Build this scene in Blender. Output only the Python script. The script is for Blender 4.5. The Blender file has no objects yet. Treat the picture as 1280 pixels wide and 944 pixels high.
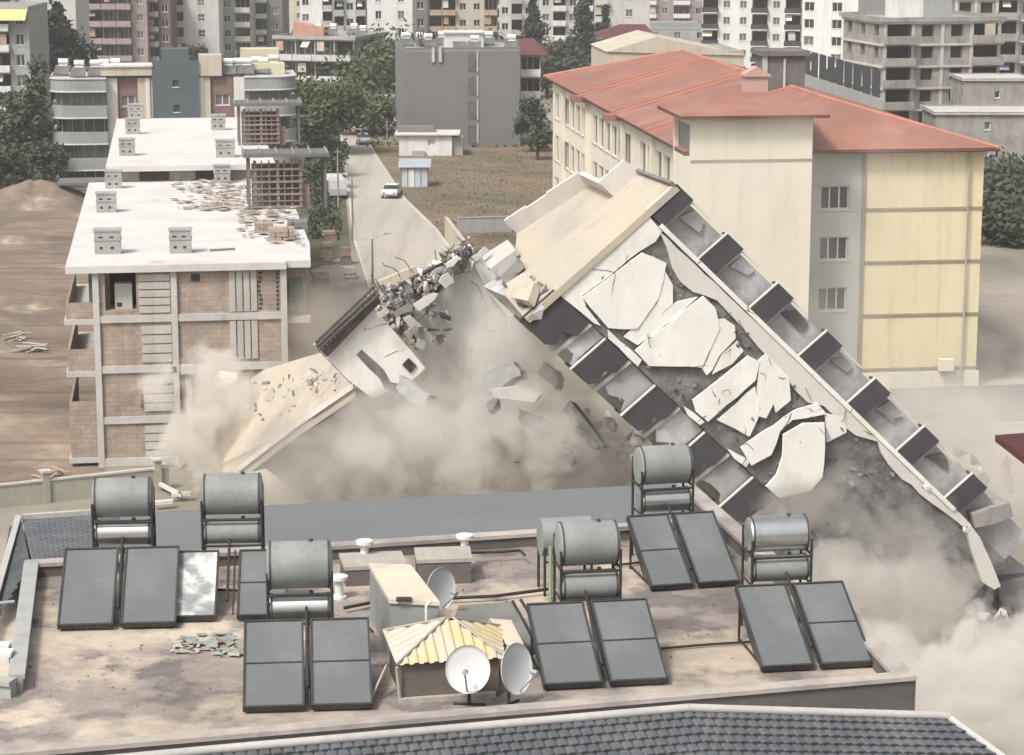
import bpy, math, random
from mathutils import Vector, Matrix
R = math.radians
rnd = random.Random(7)
scene = bpy.context.scene
COL = scene.collection

# ------------------------------------------------------------ camera, sky, sun, exposure
F_PX, PITCH, CAM_Z = 2950.0, math.atan(602/2950), 33.1
cam_d = bpy.data.cameras.new("camera"); cam = bpy.data.objects.new("camera", cam_d); COL.objects.link(cam)
cam.location = (0, 0, CAM_Z); cam.rotation_euler = (R(90)-PITCH, 0, 0)
cam_d.sensor_width = 36; cam_d.lens = 36*F_PX/1280; cam_d.clip_end = 5000; cam_d.clip_start = 1
scene.camera = cam
SUN_EL, SUN_AZ = 52, -142     # azimuth from +Y, negative = to the left
sd = Vector((math.sin(R(SUN_AZ))*math.cos(R(SUN_EL)), math.cos(R(SUN_AZ))*math.cos(R(SUN_EL)), math.sin(R(SUN_EL))))
sl = bpy.data.lights.new("sun", 'SUN'); sl.energy = 2.1; sl.angle = R(10); sl.color = (1, .965, .91)
so = bpy.data.objects.new("sun", sl); COL.objects.link(so); so.rotation_euler = sd.to_track_quat('Z', 'Y').to_euler()
w = bpy.data.worlds.new("World"); scene.world = w; w.use_nodes = True
nt = w.node_tree; bg = nt.nodes["Background"]
sky = nt.nodes.new("ShaderNodeTexSky"); sky.sky_type = 'NISHITA'; sky.sun_disc = False
sky.sun_elevation = R(SUN_EL); sky.sun_rotation = R(SUN_AZ); sky.dust_density = 6; sky.air_density = 1.0
hs = nt.nodes.new("ShaderNodeHueSaturation"); hs.inputs['Saturation'].default_value = .32
nt.links.new(sky.outputs[0], hs.inputs['Color']); nt.links.new(hs.outputs[0], bg.inputs[0]); bg.inputs[1].default_value = .15
vs = scene.view_settings; vs.view_transform = 'Standard'; vs.look = 'None'; vs.exposure = .24; vs.gamma = 1; vs.use_curve_mapping = False
cy = scene.cycles
cy.use_denoising = True; cy.max_bounces = 8; cy.diffuse_bounces = 3; cy.volume_bounces = 3; cy.transparent_max_bounces = 24
cy.volume_step_rate = 1.6; cy.volume_max_steps = 48; cy.use_adaptive_sampling = True; cy.adaptive_threshold = .02

# ------------------------------------------------------------ pixel of the photograph -> point of the place
CT, ST = math.cos(PITCH), math.sin(PITCH)
CAM = Vector((0, 0, CAM_Z))
def ray(px, py):
    x, y = (px-640)/F_PX, (472-py)/F_PX
    return Vector((x, CT+y*ST, -ST+y*CT))
def G(px, py, z=0.0):
    d = ray(px, py); return CAM + d*((z-CAM_Z)/d.z)
def V(px, py, Y):
    d = ray(px, py); return CAM + d*(Y/d.y)
def on_plane(px, py, o, n):
    d = ray(px, py); return CAM + d*((o-CAM).dot(n)/d.dot(n))
Z = Vector((0, 0, 1))

# ------------------------------------------------------------ materials
MATS = {}
def mat(name, col, rough=.85, var=.14, scale=.6, bump=.0, metal=0, spec=.3, col2=None, thr=(.45, .65), streak=0, fine=0, s2=None, col3=None, s3=.2, thr3=(.52, .62), brick=None, cracks=0, ruts=None):
    """base colour with two octaves of blotchy variation, optional second colour in patches and vertical streaks"""
    if name in MATS: return MATS[name]
    m = bpy.data.materials.new(name); m.use_nodes = True; t = m.node_tree; N = t.nodes; L = t.links
    p = N["Principled BSDF"]; p.inputs["Roughness"].default_value = rough; p.inputs["Metallic"].default_value = metal
    p.inputs["Specular IOR Level"].default_value = spec
    tc = N.new("ShaderNodeTexCoord")
    def noise(sc, det=5, vec=None, rough_=.6):
        n = N.new("ShaderNodeTexNoise"); n.inputs["Scale"].default_value = sc; n.inputs["Detail"].default_value = det
        n.inputs["Roughness"].default_value = rough_
        L.new(vec or tc.outputs["Object"], n.inputs["Vector"]); return n.outputs["Fac"]
    def ramp(f, a, b, lo=0, hi=1):
        r = N.new("ShaderNodeMapRange"); r.inputs[1].default_value = a; r.inputs[2].default_value = b
        r.inputs[3].default_value = lo; r.inputs[4].default_value = hi; L.new(f, r.inputs[0]); return r.outputs[0]
    def mix(f, a, b, mode='MIX'):
        x = N.new("ShaderNodeMix"); x.data_type = 'RGBA'; x.blend_type = mode
        if isinstance(f, float): x.inputs[0].default_value = f
        else: L.new(f, x.inputs[0])
        for v, i in ((a, 6), (b, 7)):
            if isinstance(v, tuple): x.inputs[i].default_value = (*v, 1)
            else: L.new(v, x.inputs[i])
        return x.outputs[2]
    c = tuple(col)
    if col2: c = mix(ramp(noise(s2 or scale*1.3, 6), *thr), c, tuple(col2))
    if col3: c = mix(ramp(noise(s3, 7), *thr3), c, tuple(col3))
    def g(v): return (v, v, v)
    if ruts:
        mr_ = N.new("ShaderNodeMapping"); mr_.inputs["Scale"].default_value = ruts[0]; L.new(tc.outputs["Object"], mr_.inputs[0])
        c = mix(ramp(noise(.5, 6, mr_.outputs[0], .65), .5, .62, 0, ruts[2]), c, tuple(ruts[1]))
    if brick:      # courses of blocks on upright walls, read from x and z
        sp = N.new("ShaderNodeSeparateXYZ"); cb = N.new("ShaderNodeCombineXYZ"); L.new(tc.outputs["Object"], sp.inputs[0]); L.new(sp.outputs[0], cb.inputs[0]); L.new(sp.outputs[2], cb.inputs[1])
        bt = N.new("ShaderNodeTexBrick"); bt.inputs["Scale"].default_value = 1; bt.inputs["Brick Width"].default_value = brick[0]; bt.inputs["Row Height"].default_value = brick[1]; bt.inputs["Mortar Size"].default_value = .02; bt.inputs["Mortar Smooth"].default_value = .4
        bt.inputs["Color1"].default_value = (.86, .86, .86, 1); bt.inputs["Color2"].default_value = (1.08, 1.05, 1.0, 1); bt.inputs["Mortar"].default_value = (.72, .72, .74, 1); L.new(cb.outputs[0], bt.inputs[0]); c = mix(1.0, c, bt.outputs[0], 'MULTIPLY')
    if cracks:     # hairline cracks
        vo = N.new("ShaderNodeTexVoronoi"); vo.feature = 'DISTANCE_TO_EDGE'; vo.inputs["Scale"].default_value = cracks; nn_ = N.new("ShaderNodeTexNoise"); nn_.inputs["Scale"].default_value = 2.5; nn_.inputs["Detail"].default_value = 5
        L.new(tc.outputs["Object"], nn_.inputs["Vector"]); ad = N.new("ShaderNodeMix"); ad.data_type = 'VECTOR'; ad.inputs[0].default_value = .16; L.new(tc.outputs["Object"], ad.inputs[4]); L.new(nn_.outputs["Color"], ad.inputs[5]); L.new(ad.outputs[1], vo.inputs["Vector"])
        ms = N.new("ShaderNodeMath"); ms.operation = 'MULTIPLY'; L.new(ramp(vo.outputs["Distance"], .004, .016, 1, 0), ms.inputs[0]); L.new(ramp(noise(.5, 3), .55, .62), ms.inputs[1]); c = mix(ms.outputs[0], c, (.2, .18, .16))
    c = mix(1.0, c, mix(ramp(noise(scale, 6), .3, .7), g(1-var), g(1+var*.6)), 'MULTIPLY')
    c = mix(1.0, c, mix(ramp(noise(scale*9, 4), .3, .7), g(1-var*.5), g(1+var*.3)), 'MULTIPLY')
    if streak:
        mp = N.new("ShaderNodeMapping"); mp.inputs["Scale"].default_value = (1, 1, .08); L.new(tc.outputs["Object"], mp.inputs[0])
        c = mix(ramp(noise(1.6, 5, mp.outputs[0]), .5, .75, 0, streak), c, mix(1.0, c, (.55, .5, .45), 'MULTIPLY'))
    L.new(c, p.inputs["Base Color"])
    if bump:
        b = N.new("ShaderNodeBump"); b.inputs["Strength"].default_value = bump; b.inputs["Distance"].default_value = .05
        L.new(noise(scale*14 if not fine else fine, 6), b.inputs["Height"]); L.new(b.outputs[0], p.inputs["Normal"])
    MATS[name] = m; return m

# ------------------------------------------------------------ mesh helper
class MB:
    def __init__(s): s.v = []; s.f = []; s.m = []; s.sm = []
    def add(s, vs, fs, mi=0, smooth=False):
        o = len(s.v); s.v += [Vector(p) for p in vs]
        for f in fs: s.f.append([i+o for i in f]); s.m.append(mi); s.sm.append(smooth)
        return s
    def quad(s, a, b, c, d, mi=0): return s.add([a, b, c, d], [(0, 1, 2, 3)], mi)
    def hexa(s, b, t, mi=0):       # bottom four, top four
        return s.add(list(b)+list(t), [(3, 2, 1, 0), (4, 5, 6, 7), (0, 1, 5, 4), (1, 2, 6, 5), (2, 3, 7, 6), (3, 0, 4, 7)], mi)
    def fbox(s, o, a, b, c, mi=0): # box from a corner and three edge vectors
        o, a, b, c = map(Vector, (o, a, b, c))
        if a.cross(b).dot(c) < 0: a, b = b, a
        return s.hexa([o, o+a, o+a+b, o+b], [o+c, o+a+c, o+a+b+c, o+b+c], mi)
    def box(s, c, d, mi=0, rot=None):
        c = Vector(c); h = Vector(d)/2; M = rot or Matrix.Identity(3)
        P = lambda x, y, z: c+M@Vector((x*h.x, y*h.y, z*h.z))
        return s.hexa([P(-1,-1,-1), P(1,-1,-1), P(1,1,-1), P(-1,1,-1)], [P(-1,-1,1), P(1,-1,1), P(1,1,1), P(-1,1,1)], mi)
    def prism(s, poly, ext, mi=0):
        n = len(poly); e = Vector(ext); P = [Vector(p) for p in poly]
        nr = Vector((0, 0, 0))
        for i in range(n): nr += P[i].cross(P[(i+1) % n])
        if nr.dot(e) < 0: P = P[::-1]
        fs = [tuple(range(n))[::-1], tuple(range(n, 2*n))]+[(i, (i+1) % n, n+(i+1) % n, n+i) for i in range(n)]
        return s.add(P+[p+e for p in P], fs, mi)
    def tube(s, a, b, r, n=8, mi=0, r2=None, caps=True, smooth=True):
        a, b = Vector(a), Vector(b); d = (b-a)
        if d.length < 1e-6: return s
        q = d.to_track_quat('Z', 'Y').to_matrix(); r2 = r if r2 is None else r2
        vs = [a+q@Vector((r*math.cos(k*2*math.pi/n), r*math.sin(k*2*math.pi/n), 0)) for k in range(n)]
        vs += [b+q@Vector((r2*math.cos(k*2*math.pi/n), r2*math.sin(k*2*math.pi/n), 0)) for k in range(n)]
        s.add(vs, [(k, (k+1) % n, n+(k+1) % n, n+k) for k in range(n)], mi, smooth)
        if caps: s.add(vs[:n], [tuple(range(n))[::-1]], mi); s.add(vs[n:], [tuple(range(n))], mi)
        return s
    def path(s, pts, r, n=6, mi=0):
        for a, b in zip(pts, pts[1:]): s.tube(a, b, r, n, mi)
        return s
    def rock(s, c, size, mi=0, rg=rnd, n=9, flat=False):
        """broken chunk: convex hull of jittered points"""
        import bmesh
        bm = bmesh.new(); rt = Matrix.Identity(3) if flat else (Matrix.Rotation(rg.uniform(0, 6.3), 3, 'X')@Matrix.Rotation(rg.uniform(0, 6.3), 3, 'Y')@Matrix.Rotation(rg.uniform(0, 6.3), 3, 'Z'))
        for k in range(n):
            v = Vector((rg.uniform(-1, 1), rg.uniform(-1, 1), rg.uniform(-1, 1))).normalized()
            bm.verts.new(Vector(c)+rt@Vector((v.x*size[0], v.y*size[1], v.z*size[2]))*rg.uniform(.7, 1))
        r = bmesh.ops.convex_hull(bm, input=bm.verts)
        bm.verts.ensure_lookup_table(); bm.verts.index_update()
        s.add([v.co.copy() for v in bm.verts], [[v.index for v in f.verts] for f in bm.faces], mi); bm.free(); return s
    def build(s, name, mats, parent=None, loc=None):
        if not isinstance(mats, (list, tuple)): mats = [mats]
        if parent is None:
            if loc is None:
                zs = min(p.z for p in s.v); n = len(s.v)
                loc = Vector((sum(p.x for p in s.v)/n, sum(p.y for p in s.v)/n, zs))
            loc = Vector(loc)
            off = loc
        else:
            off = world_loc(parent) if not parent.get('_local') else Vector((0, 0, 0)); loc = Vector((0, 0, 0))
        me = bpy.data.meshes.new(name); me.from_pydata([p-off for p in s.v], [], s.f)
        for m in mats: me.materials.append(m)
        me.polygons.foreach_set('material_index', s.m); me.polygons.foreach_set('use_smooth', s.sm); me.update()
        o = bpy.data.objects.new(name, me); COL.objects.link(o); o.location = loc
        if parent: o.parent = parent
        return o
def world_loc(o):
    p = Vector(o.location)
    while o.parent: o = o.parent; p += Vector(o.location)
    return p
def tag(o, label=None, cat=None, group=None, kind=None):
    if label: o['label'] = label
    if cat: o['category'] = cat
    if group: o['group'] = group
    if kind: o['kind'] = kind
    return o
def thing(name, label, cat, loc=(0, 0, 0), rz=0, group=None):
    o = bpy.data.objects.new(name, None); COL.objects.link(o); o.location = loc; o.rotation_euler = (0, 0, rz); o.empty_display_size = .5
    return tag(o, label, cat, group)
def kids(o): return [c for c in bpy.data.objects if c.parent == o]
def copy_thing(o, loc, rz, label, group=None, scale=None):
    def rec(a, par):
        c = a.copy(); COL.objects.link(c); c.parent = par
        for k in KIDS[a.name]: rec(k, c)
        return c
    KIDS = {}
    for x in bpy.data.objects: KIDS.setdefault(x.name, [])
    for x in bpy.data.objects:
        if x.parent: KIDS[x.parent.name].append(x)
    c = rec(o, None); c.location = loc; c.rotation_euler = (0, 0, rz); c['label'] = label
    if group: c['group'] = group
    if scale: c.scale = (scale,)*3
    return c

# wall with real openings: O corner, A unit along, up Z (or B), N into the wall; holes (u0,v0,u1,v1,depth)
def facade(mb, O, A, N, L, H, holes, th=.3, mi=0, B=Z):
    us = sorted({0, L, *[h[0] for h in holes], *[h[2] for h in holes]}); vs_ = sorted({0, H, *[h[1] for h in holes], *[h[3] for h in holes]})
    P = lambda u, v, n=0: O+A*u+B*v+N*n
    def inside(u, v): return any(h[0] < u < h[2] and h[1] < v < h[3] for h in holes)
    for i in range(len(us)-1):
        run = None
        for j in range(len(vs_)-1):
            ins = inside((us[i]+us[i+1])/2, (vs_[j]+vs_[j+1])/2)
            if not ins and run is None: run = vs_[j]
            if run is not None and (ins or j == len(vs_)-2):
                end = vs_[j] if ins else vs_[j+1]
                mb.quad(P(us[i], run), P(us[i+1], run), P(us[i+1], end), P(us[i], end), mi); run = None
    for h in holes:
        u0, v0, u1, v1 = h[:4]; d = h[4] if len(h) > 4 else th
        mb.quad(P(u0, v0), P(u1, v0), P(u1, v0, d), P(u0, v0, d), mi); mb.quad(P(u0, v1), P(u0, v1, d), P(u1, v1, d), P(u1, v1), mi)
        mb.quad(P(u0, v0), P(u0, v0, d), P(u0, v1, d), P(u0, v1), mi); mb.quad(P(u1, v0), P(u1, v1), P(u1, v1, d), P(u1, v0, d), mi)
def window(parent, O, A, N, h, frame_m, glass_m, bars=(1, 0), fw=.07, name='window', B=Z, curtain=None, sill=True):
    u0, v0, u1, v1 = h[:4]; d = h[4] if len(h) > 4 else .3
    P = lambda u, v, n: O+A*u+B*v+N*n
    mb = MB(); mb.fbox(P(u0, v0, d-.002), A*(u1-u0), B*(v1-v0), N*.03, 1)
    f = d-.06
    for a, b, c, e in ((u0, v0, u1, v0+fw), (u0, v1-fw, u1, v1), (u0, v0+fw, u0+fw, v1-fw), (u1-fw, v0+fw, u1, v1-fw)):
        mb.fbox(P(a, b, f), A*(c-a), B*(e-b), N*.055, 0)
    for k in range(bars[0]):
        x = u0+(u1-u0)*(k+1)/(bars[0]+1); mb.fbox(P(x-fw/2, v0+fw, f+.004), A*fw, B*(v1-v0-2*fw), N*.05, 0)
    for k in range(bars[1]):
        y = v0+(v1-v0)*(k+1)/(bars[1]+1); mb.fbox(P(u0+fw, y-fw/2, f+.008), A*(u1-u0-2*fw), B*fw, N*.045, 0)
    if sill: mb.fbox(P(u0-.08, v0-.07, -.08), A*(u1-u0+.16), B*.065, N*.18, 0)
    return mb.build(name, [frame_m, glass_m], parent)
# ------------------------------------------------------------ palette
plaster = lambda n, c, **k: mat(n, c, .9, k.pop('var', .1), .35, .15, streak=k.pop('streak', .45), **k)
m_white = plaster('white plaster', (.66, .65, .62)); m_offwhite = plaster('off white plaster', (.52, .51, .48))
m_cream = plaster('cream plaster', (.66, .57, .39)); m_greyp = plaster('grey plaster', (.19, .185, .18), streak=.12, var=.05)
m_pale = plaster('pale grey plaster', (.36, .36, .35)); m_pink = plaster('pink plaster', (.32, .26, .25))
m_tan = plaster('tan plaster', (.42, .3, .22)); m_maroon = plaster('maroon plaster', (.15, .1, .1)); m_beige = plaster('beige plaster', (.5, .44, .36))
m_teal = plaster('teal plaster', (.095, .12, .127), streak=.2); m_redbrown = plaster('red brown plaster', (.24, .155, .13))
m_conc = mat('raw concrete', (.33, .31, .285), .95, .2, .5, .3, streak=.5, col2=(.25, .235, .22)); m_dconc = mat('dark concrete', (.16, .155, .15), .95, .25, .6, .3)
m_lconc = mat('light concrete', (.5, .48, .45), .95, .15, .5, .2, streak=.3)
m_glass = mat('window glass', (.035, .04, .045), .15, .3, .5, spec=.6); m_curt = mat('curtained glass', (.14, .14, .135), .4, .4, .8, spec=.5)
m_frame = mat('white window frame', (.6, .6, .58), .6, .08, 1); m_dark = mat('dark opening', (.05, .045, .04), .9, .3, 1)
m_black = mat('dark balcony paint', (.06, .06, .065), .8, .2, 1); m_char = mat('charcoal plaster', (.068, .062, .068), .9, .2, .8, .1, streak=.2)
m_roofgrey = mat('grey roof felt', (.3, .29, .28), .95, .3, .4, .3, col2=(.4, .37, .33)); m_roofwhite = mat('white roof coating', (.58, .56, .53), .85, .08, .25, .1, col2=(.5, .47, .43), thr=(.54, .7), s2=.22, col3=(.42, .385, .34), s3=.7, thr3=(.64, .72))
m_redtile = mat('red roof tiles', (.30, .138, .098), .85, .16, .15, .5, col2=(.26, .14, .115), fine=5, col3=(.35, .19, .155), s3=.25, thr3=(.5, .7)); m_maroonroof = mat('maroon roof', (.13, .05, .05), .7, .15, .3, .2)
m_green = mat('weathered awning', (.5, .5, .22), .8, .1, 1)
m_metal = mat('galvanised metal', (.42, .43, .43), .38, .2, 1.2, metal=.8); m_dmetal = mat('dark steel', (.06, .055, .05), .6, .25, 2, metal=.5)
m_paintw = mat('white paint', (.7, .7, .68), .5, .1, 1); m_rust = mat('rusty red blocks', (.27, .205, .175), .95, .25, 2, .3)
m_trunk = mat('bark', (.09, .065, .045), .95, .3, 3, .5)

# ------------------------------------------------------------ ground and roads
def sheet(name, pts, z, m, sub=0):
    mb = MB(); P = [G(px, py, z) if len(p) == 2 else p for p in pts for px, py in [p[:2]]]
    mb.add(P, [tuple(range(len(P)))[::(1 if (P[1]-P[0]).cross(P[2]-P[1]).z > 0 else -1)]])
    return tag(mb.build(name, m), kind='structure')
m_ground = mat('dusty ground', (.34, .30, .25), .97, .2, .05, .4, col2=(.2, .185, .14), s2=.02, thr=(.42, .6), fine=3)
m_dirt = mat('brown dirt', (.25, .19, .145), .97, .35, .09, .6, col2=(.16, .13, .10), s2=.06, fine=2, ruts=((.05, 1, 1), (.13, .1, .08), .75), col3=(.34, .28, .22), s3=.09, thr3=(.56, .66))
m_field = mat('dry brown field', (.21, .155, .105), .97, .4, .12, .7, col2=(.13, .12, .075), s2=.05, fine=2.5)
m_pave = mat('dusty paving', (.46, .42, .36), .95, .15, .08, .2, col2=(.38, .35, .3), s2=.05)
m_road = mat('dust covered road', (.45, .41, .35), .95, .1, .06, .2, col2=(.38, .345, .3), s2=.03, ruts=((1, .04, 1), (.33, .3, .26), .6))
m_weed = mat('green undergrowth', (.085, .095, .05), .97, .4, .15, .8, col2=(.14, .13, .08), s2=.1, fine=2)
mb = MB(); n = 24; X0, X1, Ya, Yb = -1500, 1500, -200, 3200
mb.add([(X0+(X1-X0)*i/n, Ya+(Yb-Ya)*j/n, 0) for j in range(n+1) for i in range(n+1)], [(j*(n+1)+i, j*(n+1)+i+1, (j+1)*(n+1)+i+1, (j+1)*(n+1)+i) for j in range(n) for i in range(n)])
tag(mb.build('ground', m_ground, loc=(0, 0, 0)), kind='structure')
sheet('dirt_lot', [(-260, 700), (130, 600), (150, 240), (-60, 240)], .02, m_dirt)
sheet('undergrowth', [(-100, 240), (140, 238), (150, 140), (-100, 130)], .024, m_weed)
sheet('verge', [(386, 340), (438, 315), (424, 150), (340, 140)], .024, m_weed)
sheet('field', [(566, 318), (690, 300), (700, 176), (462, 178), (505, 245)], .02, m_field)
sheet('road', [(300, 700), (560, 700), (575, 330), (545, 288), (506, 250), (472, 200), (448, 152), (444, 128), (424, 128), (424, 152), (431, 200), (443, 300), (462, 360)], .03, m_road)
sheet('forecourt', [(1085, 760), (1500, 760), (1420, 470), (1085, 478)], .02, m_pave)
#sheet('side_road', [(1228, 360), (1400, 420), (1400, 300), (1238, 290)], .026, mat('grey asphalt', (.24, .235, .225), .95, .15, .1, .2))
# kerbs as real steps
def kerb(name, pts, wdt=.3, h=.14, label=None):
    mb = MB()
    for a, b in zip(pts, pts[1:]):
        a, b = G(*a), G(*b); d = (b-a).normalized(); n_ = Vector((-d.y, d.x, 0)); mb.fbox(a-n_*wdt/2, b-a, n_*wdt, Z*h)
    return tag(mb.build(name, m_lconc), kind='structure')
kerb('kerb', [(462, 360), (443, 300), (431, 200), (424, 152)]); kerb('kerb', [(575, 330), (545, 288), (506, 250), (472, 200), (450, 160)])

# mounds of soil in the dirt lot
def mound(name, label, px, py, rx, ry, h, m, seed, cat='soil heap', group=None):
    rg = random.Random(seed); c = G(px, py); mb = MB(); n, k = 28, 9; ph = [rg.uniform(0, 6) for _ in range(6)]
    vs = [c+Z*h]
    for j in range(1, k+1):
        for i in range(n):
            a = 2*math.pi*i/n; q = j/k; wob = 1+.16*math.sin(2*a+ph[0])+.1*math.sin(5*a+ph[1])+.05*math.sin(9*a+ph[2])
            hz = h*(math.cos(q*math.pi)*.5+.5)*(1+.08*math.sin(3*a+ph[3]))+rg.uniform(-.03, .03)*h
            vs.append(c+Vector((math.cos(a)*rx*q*wob, math.sin(a)*ry*q*wob, max(hz, 0) if j < k else -.1)))
    fs = [(0, 1+i, 1+(i+1) % n) for i in range(n)]
    for j in range(k-1):
        for i in range(n): a, b = 1+j*n+i, 1+j*n+(i+1) % n; fs.append((a, a+n, b+n, b))
    mb.add(vs, fs, 0, True); return tag(mb.build(name, m, loc=c), label, cat, group)
mound('soil_heap', 'tall brown soil heap at the back edge of the dirt lot', 42, 256, 8, 7, 2.6, m_dirt, 1)
mound('soil_heap', 'long low ridge of orange brown soil across the dirt lot', 10, 300, 13, 3.5, 1.0, m_dirt, 2)
mound('soil_heap', 'low spread of soil nearest the left side of the unfinished building', 45, 380, 7, 4, .7, m_dirt, 3)

# ------------------------------------------------------------ generic apartment block
rgc = random.Random(42); AWN = [m_offwhite, m_beige, m_tan, mat('faded blue cloth', (.2, .25, .32), .9, .15, 1), m_white, mat('faded green cloth', (.2, .26, .2), .9, .15, 1), m_dmetal]
def block(name, label, cat, px0, px1, pyt, Y0, Y1=None, depth=12, H=None, bays='.w.w.', wall=m_white, wm=m_glass, st=3.0, par=.6, side_l='', side_r='',
          band=None, win=(1.3, 1.35), bal_m=None, frame=m_frame, bars=(1, 0), roofm=m_roofgrey, overhang=0, balw=None, skip=0, group=None, bd=1.2):
    Y1 = Y1 or Y0; O = V(px0, pyt, Y0); O1 = V(px1, pyt, Y1)
    H = H or O.z; O.z = O1.z = 0; A = (O1-O); L = A.length; A.normalize(); N = Vector((-A.y, A.x, 0))
    root = thing(name, label, cat, O, 0, group); n = max(1, round((H-par)/st)); sh = (H-par)/n
    root['H'] = H
    mbw = MB(); fr = [(O, A, N, L, bays), (O+N*depth, -N, A, depth, side_l), (O+A*L, N, -A, depth, side_r), (O+A*L+N*depth, -A, -N, L, '')]
    bb = bal_m or wall; wins = []
    for o, a, nn, ln, bs in fr:
        holes = []
        if bs:
            bw = ln/len(bs)
            for f in range(skip, n):
                for k, ch in enumerate(bs):
                    zz = f*sh
                    if ch == 'w': cx = (k+.5)*bw; ww = min(win[0], bw*.8); holes.append((cx-ww/2, zz+.95, cx+ww/2, zz+.95+win[1], .22)); wins.append((o, a, nn, holes[-1], bars))
                    if ch == 's': cx = (k+.5)*bw; holes.append((cx-.35, zz+1.2, cx+.35, zz+2.1, .2)); wins.append((o, a, nn, holes[-1], (0, 0)))
                    if ch == 'o': cx = (k+.5)*bw; ww = min(win[0], bw*.85); holes.append((cx-ww/2, zz+.9, cx+ww/2, zz+.9+win[1], .6)); wins.append((o, a, nn, holes[-1], None))
                    if ch in 'BD':
                        holes.append((k*bw+.12, zz+.18, (k+1)*bw-.12, zz+sh-.25, 1.3)); wins.append((o, a, nn, holes[-1], (2, 0) if ch == 'B' else None))
                        pb = MB(); bo = o+a*(k*bw+.05)-nn*bd+Z*(zz+.02); bwid = bw-.1
                        pb.fbox(bo, a*bwid, nn*(bd-.003), Z*.16, 0); pb.fbox(bo+Z*.16, a*bwid, nn*.1, Z*.9, 1)
                        pb.fbox(bo+Z*.16+nn*.1, a*.1, nn*(bd-.103), Z*.9, 1); pb.fbox(bo+Z*.16+nn*.1+a*(bwid-.1), a*.1, nn*(bd-.103), Z*.9, 1)
                        pb.build('balcony', [m_lconc if not bal_m else wall, bb], root)
                        if rgc.random() < .38:
                            am = rgc.choice(AWN); x0 = rgc.uniform(0, .4)*bwid; wd = rgc.uniform(.35, .6)*bwid; ab = MB(); q0 = o+a*(k*bw+.1+x0)+Z*(zz+sh-.3)
                            if rgc.random() < .5: ab.hexa([q0-nn*bd*.95-Z*.9, q0-nn*bd*.95-Z*.9+a*wd, q0+a*wd-nn*.02, q0-nn*.02], [p+Z*.05 for p in (q0-nn*bd*.95-Z*.9, q0-nn*bd*.95-Z*.9+a*wd, q0+a*wd-nn*.02, q0-nn*.02)]); ab.build('awning', am, root)
                            else: ab.fbox(q0-nn*(bd*.6)-Z*1.5, a*wd, nn*.05, Z*1.5); ab.build('balcony_curtain', am, root)
        facade(mbw, o, a, nn, ln, H-par, holes)
    mbw.build('wall', wall, root)
    if band:
        bm_ = MB()
        for f in range(1, n): bm_.fbox(O-A*.04-N*.04+Z*(f*sh-.1), A*(L+.08), N*.038, Z*.2)
        bm_.build('floor_band', band, root)
    for i, (o, a, nn, h, bars_) in enumerate(wins):
        if bars_ is None:
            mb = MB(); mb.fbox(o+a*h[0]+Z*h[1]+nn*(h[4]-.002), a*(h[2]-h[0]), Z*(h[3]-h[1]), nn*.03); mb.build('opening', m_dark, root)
        else: window(root, o, a, nn, h, frame, wm if rnd.random() < .65 else m_curt, bars_, fw=.09)
    rf = MB(); e = overhang; rf.fbox(O-A*e-N*e+Z*(H-par+.002), A*(L+2*e), N*(depth+2*e), Z*.15, 0)
    if par > .2:
        z0 = Z*(H-par+.153); hh = Z*(par-.15)
        for o, a, b in ((O-A*e-N*e, A*(L+2*e), N*.2), (O-A*e+N*(depth+e-.2), A*(L+2*e), N*.2), (O-A*e-N*(e-.2), A*.2, N*(depth+2*e-.4)), (O+A*(L+e-.2)-N*(e-.2), A*.2, N*(depth+2*e-.4))):
            rf.fbox(o+z0, a, b, hh, 1)
    rf.build('roof', [roofm, wall], root)
    return root, O, A, N, L, H, sh, n
def P3(O, A, N, u, d, z): return O+A*u+N*d+Z*z

# little solar boilers and dishes on far roofs: copies of one small kind
def roof_heater():
    t = thing('roof_water_heater', 'x', 'water heater', (0, 0, 0)); t['_local'] = 1
    mb = MB(); mb.tube((-.55, .2, 1.5), (.55, .2, 1.5), .36, 12); mb.tube((-.5, .1, .95), (.5, .1, .95), .22, 10); mb.build('tank', m_paintw, t)
    mb = MB(); mb.hexa([(-.9, -1.5, .15), (.9, -1.5, .15), (.9, -1.46, .06), (-.9, -1.46, .06)], [(-.9, 0, 1.1), (.9, 0, 1.1), (.9, .04, 1.01), (-.9, .04, 1.01)]); mb.build('panel', m_curt, t)
    mb = MB(); [mb.tube((x, y, 0), (x, y, z), .03, 5) for x in (-.5, .5) for y, z in ((.1, 1.2), (.35, 1.5), (-1.3, .2))]; mb.build('stand', m_dmetal, t)
    return t
RH = roof_heater(); RH_USED = []
def put_heaters(root, O, A, N, L, depth, z, n, label, group, seed=1):
    rg = random.Random(seed)
    for i in range(n):
        p = O+A*(L*(i+.5+rg.uniform(-.3, .3))/n)+N*rg.uniform(1.5, depth*.8)+Z*z; rz = math.atan2(A.y, A.x)+rg.uniform(-.25, .25)
        if not RH_USED: RH.location = p; RH.rotation_euler = (0, 0, rz); RH['label'] = label; RH['group'] = group; RH_USED.append(1)
        else: copy_thing(RH, p, rz, label, group)

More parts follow.
